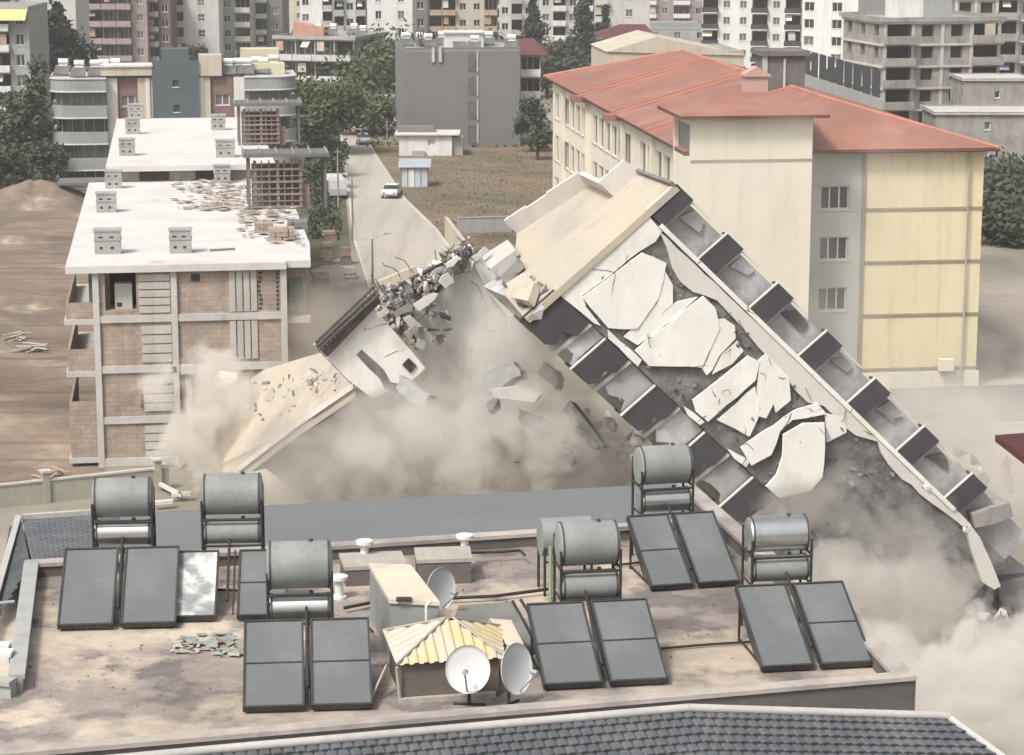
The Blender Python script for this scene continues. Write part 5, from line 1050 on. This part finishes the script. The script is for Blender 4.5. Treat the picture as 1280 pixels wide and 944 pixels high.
# left balconies, torn open
for k in range(6):
    b0 = (0, 3.15, 6.25, 9.4, 12.5, 15.6)[k]; a0, a1 = -2.0, -.02; w_ = 1.25 if k else 1.9  # topmost parapet made deeper, its charcoal also painting the shadow below
    P_ = [T(a1, b0, 0), T(a0, b0, 0), T(a0, b0+w_*.8, 0), T(a0+.35, b0+w_, 0), T(a0+.9, b0+w_*.85, 0), T(a0+1.2, b0+w_*1.15, 0), T(a1, b0+w_*1.1, 0)]
    mb = MB(); mb.prism(P_, W*.14, 0); mb.hexa([T(a0, b0+1, .141), T(a0+.12, b0+1, .141), T(a0+.12, b0+1, 1.38), T(a0, b0+1, 1.38)], [T(a0, b0, .141), T(a0+.12, b0, .141), T(a0+.12, b0, 1.38), T(a0, b0, 1.38)], 0)
    mb.hexa([T(a0-.03, b0-.001, -.03), T(a1, b0-.001, -.03), T(a1, b0-.001, .15), T(a0-.03, b0-.001, .15)], [T(a0-.03, b0-.06, -.03), T(a1, b0-.06, -.03), T(a1, b0-.06, .15), T(a0-.03, b0-.06, .15)], 1); mb.build('balcony_parapet', [m_char, m_bandw if k else m_char], tow)
    mb = MB(); mb.hexa([T(a0, b0+w_*1.1+.2, .3), T(a1, b0+w_*1.1+.2, .02), T(a1, b0+w_*1.1+.2, 1.39), T(a0, b0+w_*1.1+.2, 1.39)], [T(a0, b0+w_*1.1+.02, .3), T(a1, b0+w_*1.1+.02, .02), T(a1, b0+w_*1.1+.02, 1.39), T(a0, b0+w_*1.1+.02, 1.39)]); mb.build('balcony_slab', m_lconc, tow)
    mb = MB(); rk = random.Random(k+40); s0 = b0+w_*1.1+.2
    P_ = [T(a1, s0+.01, .35), T(a0+.5+rk.uniform(-.2, .3), s0+.01, .3), T(a0+.2+rk.uniform(0, .4), s0+.5, .3), T(a0+.7+rk.uniform(-.3, .3), s0+.9, .3), T(a0+.3+rk.uniform(0, .3), s0+1.2, .3), T(a0+.15, b0+SH-.15, .3), T(a1, b0+SH-.1, .35)]; mb.prism(P_, W*.12); mb.build('torn_inner_wall', (m_inner, m_pale)[k % 2], tow)
# band torn off at the foot, hanging pieces
mb = MB(); P_ = [TP(1213, 656, -.1), TP(1225, 672, -.1), TP(1240, 705, -.1), TP(1251, 733, -.1), TP(1243, 737, -.1), TP(1228, 728, -.1), TP(1215, 690, -.1), TP(1209, 664, -.1)]; mb.prism(P_, W*.25); mb.build('torn_edge_strip', m_bandw, tow)
mb = MB(); mb.prism([TP(1215, 643), TP(1262, 628), TP(1267, 646), TP(1240, 656), TP(1219, 660)], W*2.5); tag(mb.build('broken_slab', m_conc), 'dark broken floor slab sticking out right of the torn wall edge', 'slab')
mb = MB(); mb.prism([TP(1248, 727, 1), TP(1300, 723, 1), TP(1300, 752, 1), TP(1250, 752, 1)], W*2); tag(mb.build('broken_slab', m_greyp), 'dark slab block at the right picture edge below the torn strip', 'slab')
mb = MB(); mb.prism([TP(1250, 685, 2), TP(1290, 715, 2), TP(1290, 724, 2), TP(1240, 720, 2)], W*1); tag(mb.build('broken_slab', m_lconc), 'pale wedge of slab above the dark block at the right edge', 'slab')

# ---- the lower wing breaking up on the left
WO = V(590, 318, 112); yw2 = R(10); U2 = Vector((math.cos(yw2), math.sin(yw2), 0)); W2v = Vector((-math.sin(yw2), math.cos(yw2), 0))
def WP(px, py, c=0): return on_plane(px, py, WO+W2v*c, W2v)
wing = thing('collapsed_wing', 'low wing of the toppling building breaking apart in the dust', 'building', Vector((WO.x-2, WO.y+4, 0)))
def wplate(pts, c=0, th=.2, m=m_crack, name='wall_panel', jag=1.0, label=None, parent=wing):
    rgp = random.Random(int(pts[0][0]*7)); P_ = [WP(x+rgp.uniform(-jag, jag), y+rgp.uniform(-jag, jag), c) for x, y in pts]
    mb = MB(); mb.prism(P_, W2v*th); o = mb.build(name, m, parent)
    if label: o['label'] = label
    return o
wplate([(468, 386), (478, 398), (492, 412), (512, 436), (532, 460), (520, 470), (508, 482), (492, 487), (465, 499), (436, 474), (408, 448)], -2.5, .3)
wplate([(445, 443), (452, 438), (468, 452), (480, 462), (488, 478), (500, 480), (496, 492), (480, 486), (474, 472), (460, 458)], -2.54, .038, m_brok, 'dark_hole_plate', .8)  # dark plates on the wall face paint the shade inside the holes
wplate([(503, 456), (511, 448), (521, 457), (513, 466)], -2.6, .08, m_dark, 'dark_hole_plate', .2)
wplate([(587, 322), (630, 372), (652, 402), (655, 418), (652, 500), (630, 590), (560, 600), (500, 540), (484, 420), (530, 372)], -.1, .3, m_crack)
wplate([(583, 312), (590, 308), (622, 345), (656, 398), (650, 412), (640, 402), (612, 368), (592, 330)], -.4, .9, m_crack, 'edge_beam', .4)
wplate([(580, 309), (586, 303), (615, 335), (640, 368), (634, 372), (606, 345)], .55, .8, m_brok, 'edge_debris', 1.5)
tag(wplate([(636, 396), (650, 396), (664, 410), (662, 430), (640, 432)], -2.0, .45, m_crack, 'falling_block', .5, parent=None), 'bright white wall block falling free beside the dark balcony', 'wall block')
# roof edge fabric of the left fragment: beams, rails
def bars(pts0, pts1, n_, c0, c1, r, m, name):
    mb = MB()
    for i in range(n_):
        t = i/(n_-1) if n_ > 1 else 0; a = WP(pts0[0]+(pts1[0]-pts0[0])*t, pts0[1]+(pts1[1]-pts0[1])*t, c0); b = WP(pts0[2]+(pts1[2]-pts0[2])*t, pts0[3]+(pts1[3]-pts0[3])*t, c1)
        mb.tube(a, b, r, 6)
    return mb.build(name, m, wing)
m_timber = mat('weathered timber', (.13, .105, .085), .95, .3, 2, .4); m_steelb = mat('bent steel rail', (.09, .08, .075), .7, .3, 2)
wplate([(397, 434), (470, 366), (477, 378), (410, 446)], -2.9, .25, m_timber, 'roof_edge_board', .8)
bars((393, 430, 399, 440), (466, 360, 472, 370), 16, -3.2, -2.95, .06, m_bandw, 'rail_post')
bars((394, 429, 468, 358), (398, 437, 474, 368), 3, -3.2, -3.2, .07, m_steelb, 'rail')
bars((500, 356, 584, 312), (516, 372, 578, 330), 5, -1.5, -.5, .09, m_steelb, 'rail')
bars((540, 372, 588, 308), (560, 350, 590, 316), 4, -1, -.6, .08, m_timber, 'rafter')
wplate([(535, 360), (580, 318), (585, 330), (560, 352), (540, 368)], -.2, .3, m_pale, 'roof_panel', 1.5)
wplate([(470, 352), (520, 332), (548, 336), (530, 350), (490, 362)], 2.2, .4, m_beige, 'roof_panel', 2)
wplate([(478, 366), (540, 356), (548, 366), (500, 378)], 1.6, .3, m_bandw, 'roof_panel', 2)
wplate([(505, 400), (515, 396), (545, 424), (538, 430), (520, 418)], -1.8, .5, m_lconc, 'roof_panel', 1, label='bent pale roof panel pointing down')
# chaos of broken pieces along the broken ridge
rg = random.Random(77); mb = MB()
for k in range(620):
    t = rg.random(); px, py = 468+t*120+rg.gauss(0, 5), 392-t*78+rg.gauss(0, 8)
    if k % 4 == 0: px, py = rg.uniform(480, 560), rg.uniform(375, 440)
    s_ = rg.uniform(.06, .34); mb.rock(WP(px, py, rg.uniform(-2, 1.5)), (s_*1.5, s_, s_*.5), rg.choice((0, 0, 3, 1, 1, 2, 4)), rg, 8)
tag(mb.build('wing_rubble', [m_brok, m_inner, m_bandw, m_timber, m_beige]), 'tangle of broken masonry and timber between the two white wall pieces', 'rubble', kind='stuff')
mb = MB()
for k in range(36):
    px, py = rg.uniform(600, 700), rg.uniform(310, 395)
    if abs((py-310)-(px-600)*.9) > 26: continue
    s_ = rg.uniform(.15, .45); mb.rock(RP(px, py, -.2), (s_*1.5, s_, s_*.7), rg.choice((0, 1, 2, 2)), rg, 8)
tag(mb.build('roof_rubble', [m_brok, m_inner, m_beige]), 'broken pale blocks where the tan roof has torn apart', 'rubble', kind='stuff')
for i, (pts, lab) in enumerate((([(607, 326), (640, 305), (650, 318), (618, 342)], 'pale roof slab fragment at the torn left end of the tan roof'), ([(628, 345), (652, 326), (656, 334), (634, 356)], 'dark edged slab fragment lying on the torn tan roof'), ([(640, 362), (662, 348), (676, 360), (668, 384), (650, 380)], 'broken white block on the torn corner of the tan roof'))):
    mb = MB(); mb.prism([RP(x, y, -.15) for x, y in pts], -TD*(.3, .5, .4)[i]); tag(mb.build('slab_fragment', (m_lconc, m_conc, m_beige)[i]), lab, 'slab fragment')
# crumpled slabs bridging the two wall pieces, with bent bars sticking out
rg = random.Random(123)
for i, (px, py, w_, h_, c_) in enumerate(((486, 372, 34, 12, .6), (520, 352, 44, 14, 1.5), (548, 342, 36, 16, .2), (505, 388, 30, 14, -1.2), (532, 376, 38, 16, -.6), (560, 352, 22, 24, -1.0), (478, 392, 22, 12, -1.8), (545, 398, 26, 22, .4), (515, 415, 22, 16, -1.5), (566, 328, 30, 9, -1.6), (600, 318, 26, 12, -2))):
    a_ = rg.uniform(-.75, -.3); ca, sa = math.cos(a_), math.sin(a_); pts = []
    for x, y in ((-.5, -.4), (-.1, -.55), (.45, -.45), (.55, .1), (.4, .5), (-.05, .4), (-.5, .5)): x, y = x*w_*.75+rg.uniform(-2, 2), y*h_*.65+rg.uniform(-2, 2); pts.append((px+x*ca-y*sa, py+x*sa+y*ca))
    o = wplate(pts, c_-1.6, rg.uniform(.12, .3), (m_lconc, m_beige, m_inner, m_conc, m_bandw)[i % 5], 'crumpled_slab', .5)
mb = MB()
for k in range(40):
    px, py = rg.uniform(465, 600), 0; py = 395-(px-465)*.62+rg.gauss(0, 16); p = WP(px, py, rg.uniform(-2.5, 1)); pts = [p]; d = Vector((rg.gauss(0, 1), rg.gauss(0, .6), rg.gauss(.3, 1))).normalized()
    for j in range(4): d = (d+Vector((rg.gauss(0, .3), rg.gauss(0, .3), rg.gauss(-.1, .3)))).normalized(); pts.append(pts[-1]+d*rg.uniform(.2, .5))
    mb.path(pts, .022, 5)
for k in range(60):
    p = T(rg.uniform(.2, 4.8), rg.uniform(4, 18), rg.uniform(-.1, .1)); pts = [p]; d = Vector((rg.gauss(0, 1), -abs(rg.gauss(0, .4)), rg.gauss(0, 1))).normalized()
    for j in range(3): d = (d+Vector((rg.gauss(0, .3), rg.gauss(0, .2), rg.gauss(-.2, .3)))).normalized(); pts.append(pts[-1]+d*rg.uniform(.1, .3))
    mb.path(pts, .016, 4)
tag(mb.build('bent_rebar', m_steelb), 'bent reinforcing bars and wires sticking out of the torn concrete', 'rebar', kind='stuff')
# tan roof of the low part sliding down on the left
fl = thing('sliding_wreckage', 'tan roof slab sliding down toward the unfinished building', 'roof slab', Vector((V(340, 520, 122).x, 122, 0)))
cs = [(444, 486, 110), (400, 441, 121), (330, 462, 128), (262, 512, 131), (236, 590, 129), (300, 590, 122), (372, 535, 116)]
mb = MB(); P_ = [V(*p) for p in cs]; mb.prism(P_, Z*-.45); mb.build('slab', m_rooftan, fl)
mb = MB(); E_ = [V(444, 486, 110), V(372, 535, 116), V(300, 590, 122)]
for a, b in zip(E_, E_[1:]): mb.fbox(a+Z*.01-Vector((.1, .1, 0)), b-a, Vector((.25, .2, 0)), Z*.3)
mb.build('edge_kerb', m_bandw, fl)
mb = MB(); P_ = [V(444, 488, 110.3), V(372, 538, 116.3), V(305, 590, 122.3)]
for a, b in zip(P_, P_[1:]): mb.prism([a-Z*.46, b-Z*.46, b-Z*5+Vector((1, 1, 0)), a-Z*6+Vector((1, 1, 0))], Vector((-.3, .3, 0)))
mb.build('void_shade_wall', m_brok, fl)  # dark wall added to stand for the dust shadow under the slab
rg = random.Random(8); mb = MB()
for k in range(170):
    t = rg.random(); u = abs(rg.gauss(0, .28)); px, py, Y = 444+(262-444)*t, 470+(520-470)*t, 111+(131-111)*t
    c = V(px+rg.uniform(-30, 10), py+rg.uniform(-26, 50)*(.4+t), Y+1.5); s_ = rg.uniform(.05, .28)
    mb.rock(c, (s_*1.5, s_, s_*.5), rg.choice((0, 1, 2, 2)), rg, 7)
tag(mb.build('roof_debris', [m_brok, m_inner, m_beige]), 'bits of broken masonry thrown over the fallen tan roof', 'rubble', kind='stuff')
for i, (pts, Y, lab) in enumerate((([(596, 470), (640, 452), (652, 468), (610, 490)], 103, 'tilted grey floor slab in the gap below the white wing wall'), ([(650, 510), (706, 540), (700, 556), (648, 530)], 101, 'dark floor slab leaning in the gap by the left balconies'), ([(560, 530), (600, 556), (590, 574), (552, 548)], 101, 'dark slab half buried in the central dust'), ([(680, 452), (700, 470), (692, 486), (672, 466)], 104, 'small grey slab under the first left balcony'), ([(500, 470), (536, 492), (528, 510), (494, 488)], 104, 'grey wall piece hanging below the left wing fragment'), ([(712, 500), (756, 556), (744, 562), (704, 512)], 101, 'long dark beam leaning below the left balconies'))):
    rp_ = random.Random(i); mb = MB(); P_ = []
    for a_, b_ in zip(pts, pts[1:]+pts[:1]):
        for f in (0, .33, .66): P_.append(V(a_[0]+(b_[0]-a_[0])*f+rp_.uniform(-2, 2), a_[1]+(b_[1]-a_[1])*f+rp_.uniform(-2, 2), Y))
    mb.prism(P_, Vector((.3, .9, -.3))); tag(mb.build('broken_slab', (m_inner, m_brok, m_brok, m_conc, m_inner, m_brok)[i]), lab, 'slab', 'broken floor slabs in the gap')
# single pieces falling or lying near it
for i, (px, py, Y, s_, m, lab) in enumerate(((283, 478, 126, 1.1, m_bandw, 'white slab corner thrown up beside the unfinished building'), (262, 524, 127, .7, m_bandw, 'small white block above the boundary wall gap'), (229, 574, 128, .9, m_bandw, 'white chunk falling at the foot of the unfinished building'), (645, 577, 97, .22, m_brok, 'small dark lump falling in front of the dust'), (776, 500, 96, .16, m_brok, 'tiny fragment falling between the balconies'), (616, 508, 101.5, .55, m_brok, 'dark slab lump half hidden in the central dust'), (712, 575, 99, .5, m_brok, 'dark lump low in the central dust'), (1159, 612, 97, .35, m_bandw, 'white plaster scrap under the lower edge band'), (1207, 663, 96, .35, m_bandw, 'white lump at the torn end of the edge band'))):
    mb = MB(); r2_ = random.Random(i+50); mb.rock(V(px, py, Y), (s_, s_*.6, s_*.8), 0, r2_, 14); tag(mb.build('falling_chunk', m), lab, 'chunk', 'falling chunks')
mb = MB(); mb.prism([V(612, 488, 100), V(642, 485, 100), V(674, 495, 100), V(668, 503, 100), V(618, 497, 100)], Vector((.2, 1, -.1))); tag(mb.build('slab_fragment', m_lconc), 'pale topped slab edge showing through the central dust', 'slab fragment')
mb = MB(); a, b = V(305, 592, 112), V(362, 634, 106); mb.fbox(a, b-a, Vector((1.0, .6, .1)), Vector((0, .3, -.4))); tag(mb.build('fallen_beam', m_beige), 'long pale beam fallen behind the second tank', 'beam')
for i, (x0, y0, x1, y1, lab) in enumerate(((195, 606, 226, 622, 'white bent strip on the ground right of the boundary wall'), (192, 632, 216, 630, 'short white board below the bent strip'), (214, 622, 238, 620, 'white piece lying beside the bent strip'))):
    mb = MB(); a, b = G(x0, y0, .3), G(x1, y1, .3); mb.fbox(a, b-a, Vector((0, .35, 0)), Z*.2); tag(mb.build('plaster_strip', m_bandw), lab, 'strip')
# rubble field at the foot, under the dust
mb = MB(); rg = random.Random(99)
for k in range(1500):
    px = rg.uniform(300, 1260); py = rg.uniform(590, 860) if px > 900 else rg.uniform(560, 700)
    c = G(px, py); s_ = rg.uniform(.15, .8); hh = rg.uniform(0, 2.5) if 380 < px < 860 else rg.uniform(0, 1.5)
    mb.rock(c+Z*hh, (s_, s_, s_*.6), rg.choice((0, 0, 1, 2)), rg, 8)
tag(mb.build('ground_rubble', [m_brok, m_inner, m_lconc]), 'heaped rubble on the ground under the dust', 'rubble', kind='stuff')
# ------------------------------------------------------------ dust clouds thrown up by the collapse
def dust(name, label, px, py, Y, rad, dens, col=(.93, .89, .83), nscale=.12, thr=.42, soft=.2, seed=0, edge=.35, rz=0, aniso=.2, wisp=.6, billow=.8):
    c = V(px, py, Y); import bmesh
    bm = bmesh.new(); bmesh.ops.create_icosphere(bm, subdivisions=3, radius=1)
    me = bpy.data.meshes.new(name); bm.to_mesh(me); bm.free(); o = bpy.data.objects.new(name, me); COL.objects.link(o)
    o.location = c; o.scale = rad; o.rotation_euler = (0, R(rz), 0)
    m = bpy.data.materials.new('dust '+label[:30]); m.use_nodes = True; t = m.node_tree; N = t.nodes; L = t.links
    for n_ in list(N):
        if n_.type == 'BSDF_PRINCIPLED': N.remove(n_)
    pv = N.new("ShaderNodeVolumePrincipled"); pv.inputs['Color'].default_value = (*col, 1); pv.inputs['Anisotropy'].default_value = aniso
    L.new(pv.outputs[0], N["Material Output"].inputs['Volume'])
    tc = N.new("ShaderNodeTexCoord"); ln = N.new("ShaderNodeVectorMath"); ln.operation = 'LENGTH'; L.new(tc.outputs['Object'], ln.inputs[0])
    mp = N.new("ShaderNodeMapping"); mp.inputs['Scale'].default_value = rad; mp.inputs['Location'].default_value = (seed*13.7, seed*5.1, seed*7.3); L.new(tc.outputs['Object'], mp.inputs[0])
    nz = N.new("ShaderNodeTexNoise"); nz.inputs['Scale'].default_value = nscale; nz.inputs['Detail'].default_value = 4; nz.inputs['Roughness'].default_value = wisp; nz.inputs['Distortion'].default_value = .8; L.new(mp.outputs[0], nz.inputs['Vector'])
    # cauliflower billows: rounded cells on warped coordinates added to the noise
    wv = N.new("ShaderNodeMix"); wv.data_type = 'VECTOR'; wv.inputs[0].default_value = .22; n2 = N.new("ShaderNodeTexNoise"); n2.inputs['Scale'].default_value = nscale*3; n2.inputs['Detail'].default_value = 3; L.new(mp.outputs[0], n2.inputs['Vector'])
    sc_ = N.new("ShaderNodeVectorMath"); sc_.operation = 'SCALE'; sc_.inputs['Scale'].default_value = 12; L.new(n2.outputs['Color'], sc_.inputs[0]); L.new(mp.outputs[0], wv.inputs[4]); L.new(sc_.outputs[0], wv.inputs[5])
    vo = N.new("ShaderNodeTexVoronoi"); vo.feature = 'F1'; vo.inputs['Scale'].default_value = nscale*1.5; L.new(wv.outputs[1], vo.inputs['Vector'])
    inv = N.new("ShaderNodeMath"); inv.operation = 'MULTIPLY_ADD'; inv.inputs[1].default_value = -.55*billow; inv.inputs[2].default_value = .28*billow; L.new(vo.outputs['Distance'], inv.inputs[0])
    sm = N.new("ShaderNodeMath"); sm.operation = 'ADD'; L.new(nz.outputs['Fac'], sm.inputs[0]); L.new(inv.outputs[0], sm.inputs[1])
    # falloff pushes the noise threshold up towards the rim, so the outline billows
    fo = N.new("ShaderNodeMapRange"); fo.inputs[1].default_value = edge; fo.inputs[2].default_value = 1; fo.inputs[3].default_value = 0; fo.inputs[4].default_value = .55; L.new(ln.outputs['Value'], fo.inputs[0])
    sb = N.new("ShaderNodeMath"); sb.operation = 'SUBTRACT'; L.new(sm.outputs[0], sb.inputs[0]); L.new(fo.outputs[0], sb.inputs[1])
    mr = N.new("ShaderNodeMapRange"); mr.inputs[1].default_value = thr; mr.inputs[2].default_value = thr+soft; mr.inputs[3].default_value = 0; mr.inputs[4].default_value = dens; L.new(sb.outputs[0], mr.inputs[0])
    L.new(mr.outputs[0], pv.inputs['Density'])
    me.materials.append(m); return tag(o, label, 'dust cloud', None, 'stuff')
DUST_SHADE = (.66, .635, .59)  # darker dust colour, painting in the shaded part of the cloud
dust('dust_cloud', 'big billowing dust cloud at the lower right under the toppling tower', 1095, 835, 86, (12, 6, 8), 1.8, nscale=.24, thr=.34, soft=.17, seed=1, wisp=.68, col=(.84, .81, .76))
dust('dust_cloud', 'pale dust cloud filling the lower right corner', 1225, 890, 72, (7, 5, 5), 2.6, nscale=.3, thr=.30, soft=.12, seed=2, wisp=.65, col=(.95, .92, .87))
dust('dust_cloud', 'grey dust hanging under the broken end wall', 1045, 690, 93, (7, 2.5, 5.5), 1.1, nscale=.28, thr=.30, soft=.2, seed=3, col=DUST_SHADE)
dust('dust_cloud', 'wide brown grey dust cloud between the fallen roof and the tower', 590, 604, 105, (15, 6, 6.6), .8, nscale=.22, thr=.28, soft=.25, seed=4, col=(.74, .70, .65), edge=.5)
dust('dust_cloud', 'lighter dust puffs rising in front of the brown grey cloud', 580, 565, 97, (11, 3, 5.5), 1.1, nscale=.3, thr=.38, soft=.2, seed=14, col=(.93, .89, .84), wisp=.65)
dust('dust_cloud', 'soft dust veil over the foot of the white wing wall', 575, 530, 107, (6, 2.5, 3.2), .9, nscale=.3, thr=.34, soft=.3, seed=5)
dust('dust_cloud', 'dark dust hollow beside the left wing fragment', 556, 446, 109, (1.8, 1.2, 1.6), .8, nscale=.3, thr=.25, soft=.3, seed=15, col=(.45, .42, .39))
dust('dust_cloud', 'cream dust burst beside the unfinished building', 268, 528, 126, (6, 3, 7), 1.5, nscale=.3, thr=.31, soft=.2, seed=6, col=(.97, .93, .87))
dust('dust_cloud', 'thin dust drifting in front of the cream school wall', 960, 340, 140, (17, 6, 14), .075, nscale=.1, thr=.15, soft=.4, seed=7, col=(.95, .9, .84))
dust('dust_cloud', 'pale dust haze on the ground right of the tower', 1240, 590, 118, (14, 8, 9), .4, nscale=.2, thr=.22, soft=.35, seed=8)
dust('dust_cloud', 'brownish dust between the unfinished building and the lamp', 400, 420, 138, (7, 5, 6), .22, nscale=.2, thr=.25, soft=.3, seed=9, col=(.85, .78, .7))
dust('dust_cloud', 'dust under the left balconies of the tower', 710, 530, 102.5, (7.5, 2.5, 6.5), .6, nscale=.25, thr=.27, soft=.3, seed=10, col=(.8, .77, .73))
dust('dust_cloud', 'dark brown dust streak low in the centre by the left balconies', 665, 560, 98, (3.6, 1.4, 2.2), .8, nscale=.35, thr=.3, soft=.25, seed=21, col=(.42, .38, .34), rz=25)
dust('dust_cloud', 'dark dust pocket low beside the fallen roof edge', 385, 575, 102, (4, 1.6, 1.8), .7, nscale=.35, thr=.3, soft=.25, seed=22, col=(.45, .41, .38))
dust('dust_cloud', 'thin cream dust running along the fallen tan roof', 345, 500, 119, (5, 2, 3), .5, nscale=.3, thr=.28, soft=.3, seed=23, col=(.97, .93, .87), rz=20)
dust('dust_cloud', 'bright cream dust rising between the white wing wall and the tower', 640, 435, 104, (4.2, 1.5, 4.6), .9, nscale=.32, thr=.30, soft=.25, seed=31, col=(.98, .95, .9), rz=35)
# even air over the whole town
mb = MB(); mb.hexa([(-1700, -300, -1), (1700, -300, -1), (1700, 3300, -1), (-1700, 3300, -1)], [(-1700, -300, 62), (1700, -300, 62), (1700, 3300, 62), (-1700, 3300, 62)])
hz = mb.build('haze', bpy.data.materials.new('haze air'), loc=(0, 0, 0)); tag(hz, kind='stuff', label='pale even haze over the whole town', cat='haze')
hm = hz.data.materials[0]; hm.use_nodes = True; t = hm.node_tree
t.nodes.remove(t.nodes['Principled BSDF']); pv = t.nodes.new("ShaderNodeVolumePrincipled"); pv.inputs['Color'].default_value = (.9, .9, .9, 1); pv.inputs['Density'].default_value = .00022
t.links.new(pv.outputs[0], t.nodes['Material Output'].inputs['Volume'])
for o in bpy.data.objects:
    if o.get('category') and not o.get('kind'): o['kind'] = 'thing'
